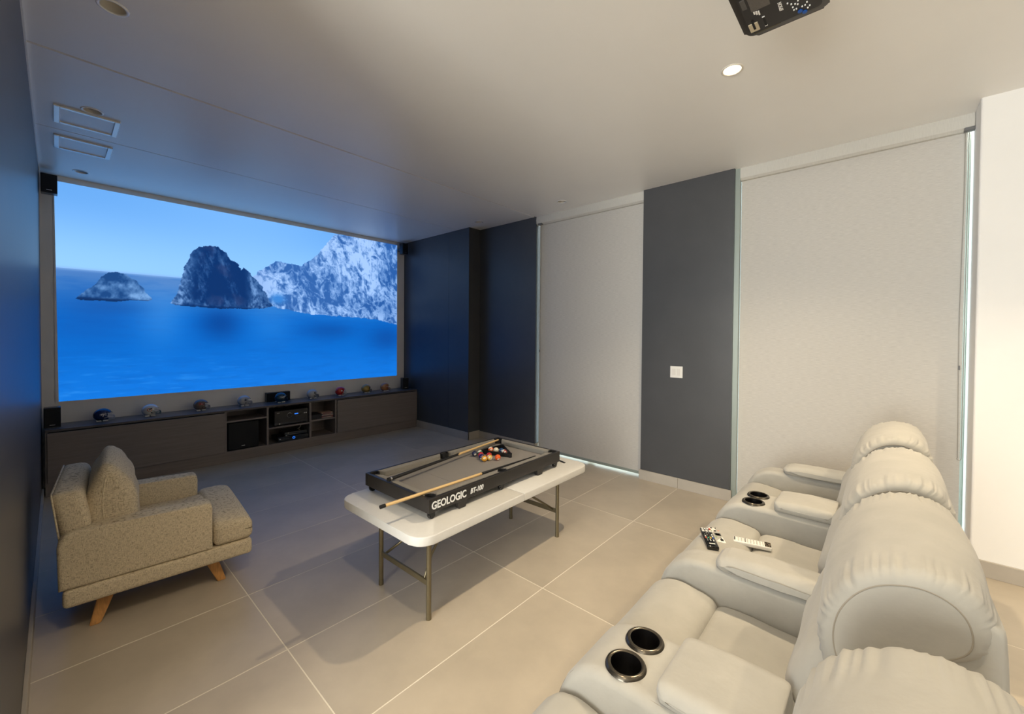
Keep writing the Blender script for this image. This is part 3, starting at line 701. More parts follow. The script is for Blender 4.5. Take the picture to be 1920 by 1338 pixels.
# ------------------------------------------------------------------ mini helmets
def helmet(x, y, shellc, maskc, padc, label, decal, rz=0.):
    t = thing('football_helmet', label, 'helmet', (x, y, ZC), rz, 'mini football helmets')
    R = .062; cz = .062; SX, SY, SZ = 1.12, .90, 1.0
    ms = mat('shell_%d_%d_%d' % shellc, shellc, .2, metal=.08, coat=.6)
    bm = B(); nu, nv = 40, 26; g = {}
    def pt(i, j):
        th = 2*PI*i/nu; ph = PI*j/nv
        v = Vector((math.sin(ph)*math.cos(th), math.sin(ph)*math.sin(th), math.cos(ph)))
        if v.x < 0: v.x *= 1.04
        if v.z < 0:                                   # jaw flaps: shell goes straight down
            k = 1+.10*(-v.z); v.y *= k
        z = max(v.z*SZ, -.86)
        return Vector((v.x*R*SX, v.y*R*SY, cz+z*R))
    def V(i, j):
        i %= nu
        if j in (0, nv): i = 0
        if (i, j) not in g: g[(i, j)] = bm.verts.new(pt(i, j))
        return g[(i, j)]
    for i in range(nu):
        for j in range(nv):
            th = 2*PI*(i+.5)/nu; ph = PI*(j+.5)/nv
            d = Vector((math.sin(ph)*math.cos(th), math.sin(ph)*math.sin(th), math.cos(ph)))
            # open bottom and face opening (wedge at the front below the brow)
            if d.z < -.80: continue
            if d.x > .42-.25*min(0, d.z) and d.z < .30 and abs(d.y) < .95: continue
            vs = [V(i, j), V(i, j+1), V(i+1, j+1), V(i+1, j)]
            vs2 = []
            for v in vs:
                if v not in vs2: vs2.append(v)
            if len(vs2) > 2:
                try: bm.faces.new(vs2)
                except ValueError: pass
    bmesh.ops.delete(bm, geom=[v for v in bm.verts if not v.link_faces], context='VERTS')
    bmesh.ops.recalc_face_normals(bm, faces=bm.faces[:])
    bmesh.ops.solidify(bm, geom=bm.faces[:], thickness=.003)
    sh = obj('shell', bm, ms, t, True, local=True)
    # brow ridge
    pts = [(R*SX*.95*math.cos(a)+.004, R*SY*.93*math.sin(a), cz+R*.28) for a in np.linspace(-1.05, 1.05, 14)]
    obj('brow_edge', tube(B(), pts, .0022, 6), ms, sh, True, local=True)
    # padding that shows along the lower rim
    for s in (-1, 1):
        bm = B(); soft(bm, (-.050, s*.046-.008, .001), (-.012, s*.046+.008, .014), .006, k=3, m=2)
        soft(bm, (-.004, s*.046-.009, .001), (.036, s*.046+.009, .015), .006, k=3, m=2)
        obj('jaw_pad', bm, mat('pad_%d_%d_%d' % padc, padc, .6), t, True, local=True)
    # face mask
    mm = mat('mask_%d_%d_%d' % maskc, maskc, .3, metal=.2)
    bm = B()
    def arc(z, ext, a, drop=0):
        return [(.018+ext*math.cos(q), .052*math.sin(q)*1.02, z-drop*math.cos(q)) for q in np.linspace(-a, a, 15)]
    tube(bm, arc(.052, .064, 1.45, .004), .0023, 6); tube(bm, arc(.038, .069, 1.45, .006), .0023, 6); tube(bm, arc(.022, .066, 1.35, .008), .0023, 6)
    for s in (-1, 0, 1):
        q = s*.42
        tube(bm, [(.018+.064*math.cos(q), .053*math.sin(q), .050), (.018+.069*math.cos(q), .053*math.sin(q), .034), (.018+.066*math.cos(q), .053*math.sin(q), .014)], .0023, 6)
    for s in (-1, 1):
        tube(bm, [(.026, s*.052, .052), (.012, s*.056, .060)], .0026, 6); tube(bm, [(.026, s*.052, .036), (.006, s*.057, .034)], .0026, 6)
    obj('face_mask', bm, mm, t, True, local=True)
    # ear hole
    def onshell(px, pz, k=1.015):
        u_ = px/(R*SX*(1.04 if px < 0 else 1)); w_ = (pz-cz)/R
        kk = 1+.10*max(0, -w_)
        return Vector((px, -R*SY*kk*math.sqrt(max(.02, 1-u_*u_-w_*w_))*k, pz))
    def patch(pts, m, nm, k=1.02, nrm=True):
        bm = B(); c = onshell(sum(p[0] for p in pts)/len(pts), sum(p[1] for p in pts)/len(pts), k)
        cv = bm.verts.new(c); vs = [bm.verts.new(onshell(*p, k)) for p in pts]
        for i in range(len(vs)): bm.faces.new((cv, vs[i], vs[(i+1) % len(vs)]))
        obj(nm, bm, m, sh, local=True)
    patch([(.004+.007*math.cos(a), .038+.006*math.sin(a)) for a in np.linspace(0, 2*PI, 14, endpoint=False)], M_BLACKM, 'ear_hole')
    for dc in decal:
        kind, c, (ox, oz), s = dc[:4]
        m = mat('decal_%d_%d_%d' % c, c, .35)
        if kind == 'star':
            patch([(ox+s*(1 if k % 2 == 0 else .42)*math.sin(k*PI/5), oz+s*(1 if k % 2 == 0 else .42)*math.cos(k*PI/5)) for k in range(10)], m, 'emblem', dc[4] if len(dc) > 4 else 1.02)
        elif kind == 'disc':
            patch([(ox+s*math.cos(a), oz+s*.85*math.sin(a)) for a in np.linspace(0, 2*PI, 18, endpoint=False)], m, 'emblem', dc[4] if len(dc) > 4 else 1.02)
        elif kind == 'poly':
            patch([(ox+s*p[0], oz+s*p[1]) for p in dc[5]], m, 'emblem', dc[4])
        elif kind == 'text':
            bm = text_bm(dc[4], s, .0006, dc[5] if len(dc) > 5 else 0)
            for v in bm.verts: v.co = onshell(ox+v.co.x, oz+v.co.y, 1.03)
            obj('emblem', bm, m, sh, local=True)
    return t
WING = [(-1, .1), (-.6, .25), (0, .2), (.6, .5), (1, .55), (1.05, .2), (.7, -.1), (.2, -.15), (-.4, -.1)]
FLAG = [(-1, .5), (-.4, .7), (.3, .55), (1, .7), (.95, -.25), (.3, -.5), (-.3, -.3), (-.9, -.45)]
HX = [.305, .665, 1.105, 1.535, 1.93, 2.345, 2.735, 3.13, 3.43]
HY = [5.79, 5.79, 5.80, 5.80, 5.75, 5.80, 5.79, 5.785, 5.76]
W_ = (225, 222, 215)
helmet(HX[0], HY[0], (26, 44, 92), (190, 192, 196), W_, 'navy blue mini helmet with white ny letters, leftmost on the cabinet', [('text', (225, 225, 228), (-.026, .058), .040, 'ny')])
helmet(HX[1], HY[1], (225, 222, 212), (40, 82, 92), W_, 'white mini helmet with an orange and dark emblem, second from the left', [('disc', (214, 110, 60), (-.012, .072), .021, 1.02), ('disc', (222, 218, 208), (-.012, .071), .015, 1.03), ('poly', (24, 52, 62), (-.008, .072), .020, 1.04, [(-.7, -1), (-.3, -.2), (-.5, .3), (.1, .7), (.9, 1), (.8, .4), (.3, .2), (-.1, -.3)])])
helmet(HX[2], HY[2], (120, 102, 88), (120, 116, 112), W_, 'bronze grey mini helmet with a red flag emblem, third from the left', [('poly', (150, 34, 28), (-.004, .076), .026, 1.03, FLAG), ('disc', (220, 210, 200), (-.002, .078), .006, 1.05)])
helmet(HX[3], HY[3], (178, 180, 182), (150, 152, 156), W_, 'silver mini helmet with a dark star, fourth from the left', [('star', (20, 34, 70), (.0, .074), .019, 1.03)])
helmet(HX[4], HY[4], (20, 60, 82), (30, 34, 36), W_, 'dark green-blue mini helmet with a silver wing, in front of the centre speaker', [('poly', (196, 202, 208), (.008, .070), .034, 1.03, WING)])
helmet(HX[5], HY[5], (186, 186, 184), (40, 40, 42), W_, 'silver mini helmet with a round black emblem, right of the centre speaker', [('disc', (20, 20, 22), (.018, .078), .016, 1.03), ('disc', (190, 188, 184), (.018, .077), .007, 1.05)])
helmet(HX[6], HY[6], (190, 40, 28), (228, 226, 220), W_, 'red mini helmet with a white face mask', [('disc', (236, 222, 214), (-.006, .072), .012, 1.03), ('disc', (50, 60, 120), (-.006, .073), .005, 1.05)])
helmet(HX[7], HY[7], (168, 138, 58), (28, 26, 24), W_, 'gold mini helmet with black front and mask, second from the right', [('poly', (24, 22, 20), (.030, .080), .022, 1.03, [(-.8, .7), (.6, .9), (1, 0), (.4, -1.2), (-.5, -.6), (-.3, .1)])])
helmet(HX[8], HY[8], (178, 120, 66), (120, 40, 34), W_, 'copper gold mini helmet with a red oval emblem, rightmost on the cabinet', [('disc', (150, 30, 28), (.004, .074), .017, 1.03), ('disc', (226, 214, 200), (.004, .074), .008, 1.05)])

# ================================================================== armchair
ac = thing('armchair', 'beige tweed armchair with wooden legs and a back cushion', 'armchair', (.002, 2.925, 0), math.radians(-4.4))
L = dict(local=True)
def rough(p, a=.004, s=7): return Vector(p)+Vector((0, 0, a*mnoise.noise(Vector(p)*s)))
obj('base', soft(B(), (.005, .0, .145), (.800, .765, .237), .022, k=4, m=6), M_TWEED, ac, True, **L)
def arm(v0, v1):
    bm = B(); prof = [(-.008, .237), (.602, .237), (.602, .47), (.597, .497), (.580, .510), (.30, .516), (.05, .522), (.018, .512), (-.006, .485), (-.012, .45)]
    prism(bm, prof, 'y', v0, v1, .018, 4); return bm
obj('armrest', arm(0, .115), M_TWEED, ac, .7, **L)
obj('armrest', arm(.65, .765), M_TWEED, ac, .7, **L)
def crown(p, q):
    p = Vector(p)
    if q.z > 0: p.z += .030*(1-q.x**2)*(1-q.y**4)+.004*mnoise.noise(p*6)
    return p
bm = B()
soft(bm, (.10, .117, .238), (.63, .648, .372), .03, lambda p, q: Vector(p)+Vector((0, 0, .022*(1-q.y**4) if q.z > 0 else 0)), k=4, m=8)
def crownf(p, q):
    p = Vector(p)
    if q.z > 0:
        p.z += (.024*(1-q.y**4)+.006*mnoise.noise(p*6))*(1-max(0, q.x)**3)-.02*max(0, q.x)**2
    return p
soft(bm, (.606, .002, .238), (.806, .763, .374), .035, crownf, k=5, m=10)
obj('seat_cushion', bm, M_TWEED, ac, True, **L)
def lean(p, q):
    p = Vector(p); p.x -= .05*(p.z-.24)/.46*1.0; p.x += .012*math.sin(PI*(p.z-.24)/.46); return p
obj('backrest', soft(B(), (.01, .05, .24), (.125, .715, .705), .035, lean, k=5, m=10), M_TWEED, ac, True, **L)
obj('piping', tube(B(), [(-.034+.05*(1-(z-.24)/.46)*1.0+.004, .055, z) for z in np.linspace(.45, .69, 8)]+[(-.032, y, .700) for y in np.linspace(.08, .69, 8)], .004, 6), M_TWEED, ac, True, **L)
pil = [(.08, .385), (.18, .375), (.268, .395), (.285, .50), (.275, .62), (.240, .72), (.192, .785), (.148, .790), (.112, .73), (.085, .62), (.074, .50)]
bm = loft(B(), pil, .105, .655, .055, .002, nx=26, sub=8, wr=.012, seed=3.3, freq=18, bulge=.010)
for v in bm.verts: v.co = (v.co.y, v.co.x, v.co.z)
pw = obj('back_cushion', bm, M_TWEED, ac, True, **L)
for yy, sg in ((.105, -1), (.655, 1)):
    obj('cushion_seam', tube(B(), [(.165-.02*math.sin(q*3), yy+sg*.0005, .42+.34*q) for q in np.linspace(.05, .93, 12)], .0028, 6), M_TWEED, pw, True, local=True)
def leg(tu, tv, fu, fv):
    bm = B(); a, b = .033, .021
    top = [bm.verts.new((tu+sx*a, tv+sy*a, .150)) for sx, sy in ((-1, -1), (1, -1), (1, 1), (-1, 1))]
    bot = [bm.verts.new((fu+sx*b, fv+sy*b, 0)) for sx, sy in ((-1, -1), (1, -1), (1, 1), (-1, 1))]
    bm.faces.new(top); bm.faces.new(bot[::-1])
    for i in range(4): bm.faces.new((bot[i], bot[(i+1) % 4], top[(i+1) % 4], top[i]))
    bmesh.ops.bevel(bm, geom=bm.edges[:], offset=.004, segments=2, affect='EDGES'); return bm
for tu, tv, fu, fv in ((.165, .115, .115, .072), (.600, .125, .655, .095), (.165, .65, .115, .69), (.600, .64, .655, .67)):
    obj('leg', leg(tu, tv, fu, fv), M_OAK, ac, **L)

# ================================================================== folding table
TZ = .535
ft = thing('folding_table', 'low white plastic folding table on bronze grey steel legs', 'table', (1.888, 1.99, 0), math.radians(1.2))
LX, LY, TH = .772, .392, .046
def half(s):
    bm = B(); r = .085; n = 8; g = .0012
    pts = [(g*s, -LY), ((LX-r)*s, -LY)]
    for k in range(1, n+1): a = PI/2*k/n; pts.append(((LX-r+r*math.sin(a))*s, -LY+r-r*math.cos(a)))
    pts += [(LX*s, LY-r)]
    for k in range(1, n+1): a = PI/2*k/n; pts.append(((LX-r+r*math.cos(a))*s, LY-r+r*math.sin(a)))
    pts += [(g*s, LY)]
    if s < 0: pts = pts[::-1]
    prism(bm, pts, 'z', TZ-TH, TZ, .006, 3); return bm
for s in (-1, 1): obj('tabletop_half', half(s), M_TABLE, ft, .6, **L)
for s in (-1, 1):
    lg = []
    for sy in (-1, 1):
        bm = B(); cyl(bm, (s*.592, sy*.228, 0), (s*.592, sy*.228, TZ-TH), .0135, n=16)
        l = obj('leg', bm, M_STEEL, ft, .6, **L); lg.append(l)
        bm = B(); cyl(bm, (s*.592, sy*.228, 0), (s*.592, sy*.228, .03), .0145, n=16)
        obj('foot_cap', bm, M_STEEL, l, .6, local=True)
    obj('crossbar', box(B(), (s*.592-.006, -.228, .175), (s*.592+.006, .228, .205), .002, 1), M_STEEL, ft, **L)
    for sy in (-1, 1):
        obj('brace', tube(B(), [(s*.592, sy*.19, .195), (s*.50, sy*.13, .27), (s*.20, sy*.03, TZ-TH-.004)], .008, 8), M_STEEL, ft, True, **L)
    obj('leg_bracket', box(B(), (s*.62, -.25, TZ-TH-.022), (s*.56, .25, TZ-TH+.001), .003, 1), M_TABLE, ft, **L)
bm = box(B(), (-.03, -.008, 0), (.14, .008, .006), .001, 1); place(bm, Matrix.Translation((2.598, 1.895, TZ)) @ Matrix.Rotation(math.radians(-107), 4, 'Z'))
single('metal_strip', bm, M_BLACK, 'short black strip lying on the right end of the folding table', 'strip', (2.58, 1.84, TZ))

# ------------------------------------------------------------------ mini pool table
PZ = .650; PBZ = .575; PL, PW = .596, .310
pt_ = thing('pool_table', 'black mini pool table with grey cloth on the folding table', 'pool table', (1.860, 2.036, TZ), math.radians(1.3))
zo = TZ
def PB(name, lo, hi, m, bev=.003, parent=None):
    return obj(name, box(B(), (lo[0], lo[1], lo[2]-zo), (hi[0], hi[1], hi[2]-zo), bev, 2), m, parent or pt_, local=True)
FW = .020
side = PB('side_rail', (-PL, -PW, PBZ), (PL, -PW+FW, PZ), M_POOL); PB('side_rail', (-PL, PW-FW, PBZ), (PL, PW, PZ), M_POOL)
PB('end_rail', (-PL, -PW+FW, PBZ), (-PL+FW, PW-FW, PZ), M_POOL); PB('end_rail', (PL-FW, -PW+FW, PBZ), (PL, PW-FW, PZ), M_POOL)
PB('bed', (-PL+FW, -PW+FW, PBZ+.004), (-.284, PW-FW, PBZ+.040), M_FELT, 0, pt_); PB('bed', (-.282, -PW+FW, PBZ+.004), (PL-FW, PW-FW, PBZ+.040), M_FELT, 0, pt_)
BED = PBZ+.040
def cushion(p0, p1, nrm):
    """cloth rail with mitred ends; p0->p1 along the frame, nrm points into the table"""
    p0 = Vector(p0); p1 = Vector(p1); n_ = Vector(nrm); d = (p1-p0).normalized(); w = .042
    bm = B(); A = [p0, p1, p1-d*.032+n_*w, p0+d*.032+n_*w]
    top = [bm.verts.new((p.x, p.y, PZ-zo+(.001 if i < 2 else -.004))) for i, p in enumerate(A)]
    bot = [bm.verts.new((p.x, p.y, BED-zo)) for p in A]
    bm.faces.new(top); bm.faces.new(bot[::-1])
    for i in range(4): bm.faces.new((bot[i], bot[(i+1) % 4], top[(i+1) % 4], top[i]))
    bmesh.ops.bevel(bm, geom=[e for e in bm.edges], offset=.003, segments=2, affect='EDGES')
    obj('cushion_rail', bm, M_RAILC, pt_, local=True)
ix, iy = PL-FW, PW-FW
for sy in (-1, 1):
    cushion((-ix+.045, sy*iy, 0), (-.030, sy*iy, 0), (0, -sy, 0)); cushion((.030, sy*iy, 0), (ix-.045, sy*iy, 0), (0, -sy, 0))
for sx in (-1, 1): cushion((sx*ix, -iy+.045, 0), (sx*ix, iy-.045, 0), (-sx, 0, 0))
for sx in (-1, 0, 1):
    for sy in (-1, 1):
        cx, cy = (sx*(PL-.040), sy*(PW-.040)) if sx else (0, sy*(PW-.030))
        bm = B(); lathe(bm, [(.030, BED+.0005-zo), (.030, PZ+.0012-zo), (.0265, PZ+.0016-zo), (.026, BED+.001-zo), (.0, BED+.001-zo)], (cx, cy, 0), 24)
        obj('pocket', bm, M_BLACKM, pt_, .6, local=True)
for sx in (-1, 0, 1):
    for sy in (-1, 1):
        cx, cy = (sx*(PL-.034) if sx else -.02), sy*(PW-.024)
        bm = B(); lathe(bm, [(.010, -.010), (.019, -.010), (.021, -.006), (.021, .006), (.019, .010), (.010, .010)], (cx, cy, .0215), 20, ax='y')
        w_ = obj('caster', bm, M_GLOSS, pt_, .6, local=True)
        bm = B(); prism(bm, [(cx-.022, .045), (cx+.022, .045), (cx+.010, .012), (cx-.010, .012)], 'y', cy-.0135, cy-.0105); prism(bm, [(cx-.022, .045), (cx+.022, .045), (cx+.010, .012), (cx-.010, .012)], 'y', cy+.0105, cy+.0135)
        obj('caster_fork', bm, M_BLACK, w_, local=True)
for cx in (-.36, .36):
    for sy in (-1, 1):
        bm = prism(B(), [(cx-.035, PBZ-zo+.001), (cx+.035, PBZ-zo+.001), (cx+.024, 0.0005), (cx-.024, 0.0005)], 'y', sy*(PW-.017)-.016, sy*(PW-.017)+.016, .002, 1)
        obj('foot_block', bm, M_POOL, pt_, local=True)
bm = text_bm('GEOLOGIC', .056, .0016, 0, .0005); place(bm, Matrix.Translation((-PL+.018, -PW-.0006, PBZ-zo+.017)) @ Matrix.Rotation(PI/2, 4, 'X') @ Matrix.Diagonal((.86, 1, 1, 1)))
obj('lettering', bm, M_LETTER, side, local=True)
bm = text_bm('BT-100', .040, .0012, .25, .0005); place(bm, Matrix.Translation((-PL+.292, -PW-.0006, PBZ-zo+.022)) @ Matrix.Rotation(PI/2, 4, 'X') @ Matrix.Diagonal((.86, 1, 1, 1)))
obj('lettering', bm, M_LETTER, side, local=True)

def cue(a, b, f, label, flip):
    """a: butt or left end, b: right end, f: where the black grip meets the wood"""
    a = Vector(a); b = Vector(b); d = b-a
    t = thing('pool_cue', label, 'cue', a, 0, 'pool cues')
    P = lambda s: a+d*s
    r = (lambda s: .0105-.005*s) if flip else (lambda s: .0062+.0045*s)
    if flip:     # thick black butt at a, wood towards b
        obj('grip', tube(B(), [P(s) for s in np.linspace(0.012, f, 8)], [r(s) for s in np.linspace(0.012, f, 8)], 14), M_BLACK, t, .6)
        obj('shaft', tube(B(), [P(s) for s in np.linspace(f, 1, 8)], [r(s)+.0004 for s in np.linspace(f, 1, 8)], 14), M_MAPLE, t, .6)
        obj('butt_cap', tube(B(), [P(0), P(.012)], r(0)+.0012, 14), M_BLACKM, t, .6)
        obj('butt_ring', tube(B(), [P(.012), P(.022)], r(0)+.0009, 14), M_SILV, t, .6)
        for k in range(4):
            obj('splice', tube(B(), [P(f-.01)+Vector((0, .004*math.cos(k*PI/2), .004*math.sin(k*PI/2))), P(f+.06)], [.006, .001], 6), M_BLACK if k % 2 else M_MAPLE, t, True)
    else:        # wood at a with a dark tip, black grip towards b
        obj('shaft', tube(B(), [P(s) for s in np.linspace(.02, f, 8)], [.0085-.0005*s for s in np.linspace(.02, f, 8)], 14), M_MAPLE, t, .6)
        obj('tip', tube(B(), [P(0), P(.022)], .0092, 14), M_BLACKM, t, .6)
        obj('grip', tube(B(), [P(s) for s in np.linspace(f, 1, 8)], [.0082-.005*(s-f)/(1-f) for s in np.linspace(f, 1, 8)], 14), M_BLACK, t, .6)
        obj('splice', tube(B(), [P(f-.07), P(f+.01)], [.0082, .0088], 8), M_MAPLE, t, True)
    return t
cue((1.040, 1.787, PZ+.013), (2.270, 1.815, BED+.026), .55, 'pool cue with a pale end sticking out past the front left corner', False)
cue((1.262, 2.084, PZ+.016), (2.375, 2.282, PZ+.0035), .56, 'pool cue with its black butt on the left rail of the pool table', True)

# balls and rack
def ball(x, y, z, col, stripe, label, rot):
    R = .0205; bm = B()
    bmesh.ops.create_uvsphere(bm, u_segments=28, v_segments=20, radius=R)
    for f in bm.faces:
        c = f.calc_center_median()/R
        if stripe and abs(c.z) > .55: f.material_index = 1
        if abs(c.x) > .93: f.material_index = 1
    o = obj('billiard_ball', bm, [mat('ball_%d_%d_%d' % col, col, .12, coat=.6), mat('ball_ivory', (232, 226, 208), .12, coat=.6)], None, True)
    o.location = (x, y, z); o.rotation_euler = rot
    tag(o, label, 'ball', 'billiard balls')
    bm = B()
    for a in (0.,):
        tube(bm, [(R*1.004, -.0012, -.003), (R*1.004, .0012, .003)], .0007, 5)
    d = obj('number_mark', bm, M_BLACKM, None); d.parent = o
    return o
BZ = BED+.0207
BALLS = [((1.990, 2.045), (226, 160, 44), 0, 'plain yellow ball, the nearest to the left cue'), ((2.033, 2.036), (224, 178, 70), 1, 'yellow striped ball touching the plain yellow ball'),
         ((2.076, 1.998), (236, 96, 26), 0, 'plain orange ball lying alone in front of the rack'), ((2.006, 2.090), (44, 30, 92), 0, 'purple ball between the yellow and the red ball'),
         ((2.036, 2.128), (176, 26, 40), 0, 'dark red ball behind the purple ball'), ((2.066, 2.168), (20, 96, 66), 1, 'green striped ball at the left corner of the cluster'),
         ((2.026, 2.184), (24, 34, 70), 0, 'dark navy ball at the far left of the cluster'), ((2.068, 2.076), (190, 34, 30), 0, 'bright red ball half hidden behind the yellow striped ball'),
         ((2.180, 2.172), (236, 112, 50), 1, 'orange striped ball inside the rack'), ((2.196, 2.132), (228, 220, 196), 0, 'cream white ball inside the rack'),
         ((2.213, 2.093), (24, 62, 104), 0, 'blue ball inside the rack'), ((2.200, 2.051), (160, 40, 44), 1, 'red striped ball in the right corner of the rack')]
for k, ((x, y), c, s, l) in enumerate(BALLS):
    ball(x, y, BZ, c, s, l, (random.uniform(.2, 1.2), random.uniform(-.5, .5), -2.2+random.uniform(-.4, .4)))
rk = thing('ball_rack', 'black triangular ball rack lying among the balls', 'rack', (2.19, 2.10, BED))
T3 = [Vector((2.100, 2.205, 0)), Vector((2.185, 1.965, 0)), Vector((2.330, 2.190, 0))]
for i in range(3):
    a, b = T3[i], T3[(i+1) % 3]; d = (b-a).normalized(); n_ = Vector((-d.y, d.x, 0))
    c = (a+b)/2; Lh = (b-a).length/2-.012
    bm = box(B(), (-Lh, -.004, 0.0005), (Lh, .004, .030), .0025, 2)
    place(bm, Matrix.Translation((c.x, c.y, BED)) @ Matrix(((d.x, n_.x, 0, 0), (d.y, n_.y, 0, 0), (0, 0, 1, 0), (0, 0, 0, 1))))
    obj('rack_side', bm, M_BLACK, rk)
for p in T3:
    cc = sum(T3, Vector())/3; q = p+(cc-p).normalized()*.016
    bm = B(); cyl(bm, (q.x, q.y, BED+.0005), (q.x, q.y, BED+.030), .013, n=16); obj('rack_corner', bm, M_BLACK, rk, .6)

# ================================================================== light switch
ls = thing('light_switch', 'white double light switch on the charcoal column', 'switch', (XD, 1.50, 1.143))
obj('plate', box(B(), (XD-.008, 1.440, 1.087), (XD-.0005, 1.560, 1.201), .002, 2), M_WPLAS, ls)
for a in (1.463, 1.508): obj('rocker', box(B(), (XD-.011, a, 1.112), (XD-.006, a+.032, 1.176), .0015, 1), mat('rocker_white', (222, 218, 212), .4), ls)

# ================================================================== recliner row
sf = thing('recliner_sofa', 'row of beige microfibre recliner seats with cup holder consoles', 'sofa', (1.95, .25, 0))
ARMS = [(.28, .425), (1.70, 1.845), (3.195, 3.34)]
CONS = [(.965, 1.225), (2.462, 2.722)]
SEATS = [(3.195, 2.722), (2.462, 1.845), (1.70, 1.225), (.965, .425)]
def seat_parts(a, b, k):
    g = .003
    x0, x1 = min(a, b)+g, max(a, b)-g
    fr = [(.40, .10), (.66, .08), (.715, .12), (.722, .28), (.712, .42), (.675, .485), (.61, .512), (.52, .506), (.455, .482), (.440, .40), (.41, .25)]
    obj('footrest', loft(B(), fr, x0, x1, .035, .0015, sub=5, wr=.004, seed=k*3.1), M_SOFA, sf, True)
    se = [(-.02, .20), (.40, .20), (.452, .30), (.456, .43), (.435, .477), (.36, .487), (.22, .480), (.05, .468), (-.03, .45), (-.04, .30)]
    obj('seat', loft(B(), se, x0, x1, .035, .0015, sub=5, wr=.004, seed=k*2.3+9), M_SOFA, sf, True)
    cx = (2.955, 2.175, 1.472, .625)[k]; hw = (.30, .31, .308, .285)[k]
    # lower back cushion
    lb = [(.02, .44), (.12, .45), (.165, .52), (.168, .62), (.135, .72), (.09, .79), (.02, .80), (-.04, .70), (-.06, .55)]
    obj('lumbar_cushion', loft(B(), lb, cx-hw+.03, cx+hw-.03, .07, .004, sub=6, wr=.006, seed=k*1.7+4, freq=30), M_SOFA, sf, True)
    # headrest: plump upper cushion rolled over the top of the back
    hd = [(.03, .70), (.075, .725), (.100, .80), (.092, .88), (.055, .950), (.0, .998), (-.075, 1.020), (-.135, 1.005), (-.168, .962), (-.165, .90), (-.10, .84), (-.03, .76)]
    hr = obj('headrest', loft(B(), hd, cx-hw, cx+hw, .034, .0052, nx=40, sub=14, wr=.0035, seed=k*2.9+1, freq=44, bulge=.012), M_SOFA, sf, True)
    for sx in (-1, 1):      # seam round each end, where the cover is gathered
        P = smooth_loop(hd, 6); c_ = sum(P, Vector((0, 0)))/len(P); P.sort(key=lambda p: (math.atan2(p.y-c_.y, p.x-c_.x)+PI/2) % (2*PI))
        obj('seam', tube(B(), [(cx+sx*(hw-.0008), c_.x+(p-c_).x*.765, c_.y+(p-c_).y*.805) for p in P], .002, 5, True), M_SEAM, hr, True, root=sf)
    # back shell
    bs = [(.02, .30), (.06, .42), (.05, .66), (.01, .82), (-.05, .93), (-.12, .965), (-.172, .955), (-.186, .90), (-.196, .55), (-.205, .16), (-.10, .12)]
    obj('back_shell', loft(B(), bs, cx-hw+.012, cx+hw-.012, .014, 0, sub=4), M_SOFA, sf, True)
for k, (a, b) in enumerate(SEATS): seat_parts(a, b, k)
ap = [(-.12, .10), (.30, .08), (.66, .08), (.695, .13), (.705, .30), (.692, .44), (.655, .53), (.60, .580), (.52, .598), (.30, .600), (.05, .600), (-.10, .59), (-.15, .40)]
pp = [(.06, .592), (.25, .590), (.42, .586), (.458, .594), (.472, .615), (.455, .640), (.40, .654), (.25, .658), (.10, .652), (.02, .642), (.0, .615)]
for k, (x0, x1) in enumerate(ARMS):
    am = obj('armrest', loft(B(), ap, x0, x1, .03, .001, sub=5, wr=.003, seed=k+20), M_SOFA, sf, True)
    obj('arm_pad', loft(B(), pp, x0-.012, x1+.012, .05, .003, sub=7, wr=.006, seed=k+31, freq=30), M_SOFA, am, True, root=sf)
def stitch(parent, prof, x, y0, y1, lift):
    P = [p for p in smooth_loop(prof, 8) if p.y > .33 and y0 < p.x < y1]
    P.sort(key=lambda p: -p.x)
    obj('stitching', tube(B(), [(x, p.x+lift*.3, p.y+lift) for p in P], .0014, 5), M_SEAM, parent, True, root=sf)
for k, (x0, x1) in enumerate(CONS):
    cn = obj('console', loft(B(), ap, x0, x1, .03, .001, sub=5, wr=.002, seed=k+50), M_SOFA, sf, True)
    lid = [(.15, .594), (.28, .594), (.385, .594), (.402, .606), (.404, .630), (.385, .648), (.28, .656), (.165, .654), (.15, .64), (.146, .612)]
    obj('console_lid', loft(B(), lid, x0+.004, x1-.004, .035, .001, sub=6, wr=.002, seed=k+44), M_SOFA, cn, True, root=sf)
    stitch(cn, ap, x0+.016, .12, .70, -.005)
    xc = (x0+x1)/2
    cut = B()
    for s in (-1, 1): cyl(cut, (xc+s*.0605, .505, .53), (xc+s*.0605, .505, .70), .0415, n=36)
    co = obj('cutter', cut, M_SOFA, sf); md = cn.modifiers.new('wells', 'BOOLEAN'); md.object = co; md.solver = 'EXACT'
    dg = bpy.context.evaluated_depsgraph_get(); nm = bpy.data.meshes.new_from_object(cn.evaluated_get(dg))
    cn.modifiers.clear(); cn.data = nm; bpy.data.objects.remove(co)
    for s in (-1, 1):
        cx_, cy_, z_ = xc+s*.0605, .505, .600
        cp = obj('cup_holder', lathe(B(), [(.041, z_+.006), (.046, z_+.009), (.052, z_+.006), (.056, z_-.002)], (cx_, cy_, 0), 36), M_CUPR, cn, True, root=sf)
        obj('cup_well', lathe(B(), [(.001, z_-.068), (.034, z_-.068), (.0405, z_-.04), (.0412, z_+.006)], (cx_, cy_, 0), 36), mat('cup_well_black', (14, 12, 12), .3), cp, True, root=sf)

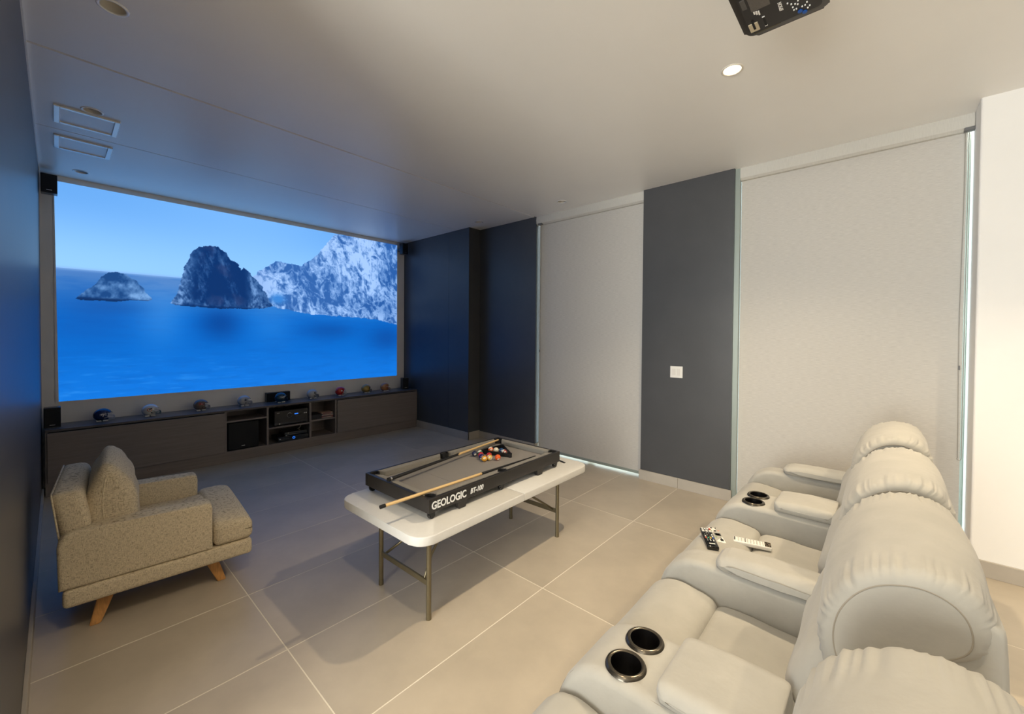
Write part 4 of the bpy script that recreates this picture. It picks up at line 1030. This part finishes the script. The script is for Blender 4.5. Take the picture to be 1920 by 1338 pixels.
# ------------------------------------------------------------------ remote controls
def remote(p0, p1, w, z, body, label, keys, tilt=0.):
    p0 = Vector((*p0, 0)); p1 = Vector((*p1, 0)); d = p1-p0; Ln = d.length; a = math.atan2(d.y, d.x); c = (p0+p1)/2
    t = thing('remote_control', label, 'remote', (c.x, c.y, z), a, 'remote controls')
    t.rotation_euler = (0, tilt, a)
    b = obj('casing', soft(B(), (-Ln/2, -w/2, 0), (Ln/2, w/2, .020), .007, k=3, m=3), body, t, True, local=True)
    for (u, v, su, sv, col) in keys:
        m = mat('key_%d_%d_%d' % col, col, .45)
        obj('key', box(B(), (u*Ln-su*Ln/2, v*w-sv*w/2, .0192), (u*Ln+su*Ln/2, v*w+sv*w/2, .0218), .0006, 1), m, b, local=True)
    return t
def grid(cs, u0, u1, n, vs, su, sv):
    return [(u, v, su, sv, random.choice(cs)) for u in np.linspace(u0, u1, n) for v in vs]
WK = (235, 233, 226); DK = (40, 38, 36)
remote((2.185, .648), (2.022, .562), .052, .512, M_GLOSS, 'black remote control with many keys, lying across a white one',
       [(-.44, v, .05, .16, WK) for v in (-.3, -.08, .14)]+[(-.44, .34, .05, .16, (200, 70, 40))]+[(-.32, v, .10, .22, (210, 208, 200)) for v in (-.3, .0, .3)]
       + grid([WK, (120, 118, 112), DK], -.2, -.02, 3, (-.3, -.1, .1, .3), .04, .13)+[(.06, -.3, .05, .16, (200, 90, 60)), (.06, -.1, .05, .16, (60, 150, 120)), (.06, .1, .05, .16, (220, 180, 60)), (.06, .3, .05, .16, (50, 90, 170))]
       + grid([WK, (150, 148, 142)], .14, .2, 2, (-.25, 0, .25), .03, .1)+[(.36, 0, .04, .5, WK)], .02)
remote((2.268, .636), (2.128, .558), .050, .492, M_WPLAS, 'white remote control with an orange round key, under the black one',
       [(-.42, -.2, .05, .16, DK), (-.42, .2, .05, .16, DK), (-.22, .0, .08, .2, DK), (-.24, .34, .05, .14, (220, 120, 60)), (-.22, -.34, .05, .12, (150, 180, 90)), (.02, .08, .17, .56, DK), (.02, .08, .11, .36, (230, 165, 60)), (.2, -.2, .05, .14, (110, 160, 90)), (.24, .22, .06, .12, DK), (.36, .2, .12, .26, DK), (.36, .2, .05, .14, WK)], -.0)
remote((2.222, .528), (2.262, .372), .054, .490, mat('remote_white', (236, 234, 228), .4), 'white remote control with a dark end block, beside the arm pad',
       [(-.46, 0, .03, .6, DK)]+grid([(190, 188, 182), (205, 203, 198)], -.36, .28, 9, (-.32, -.1, .12, .34), .035, .12)+[(-.18, 0, .02, .8, (90, 88, 84)), (.40, 0, .16, .84, (96, 84, 66)), (.36, .26, .05, .22, WK), (.43, .26, .05, .22, (50, 100, 160)), (.38, 0, .05, .2, WK), (.34, -.28, .04, .2, WK), (.40, -.28, .04, .2, WK), (.46, -.28, .04, .2, WK)])
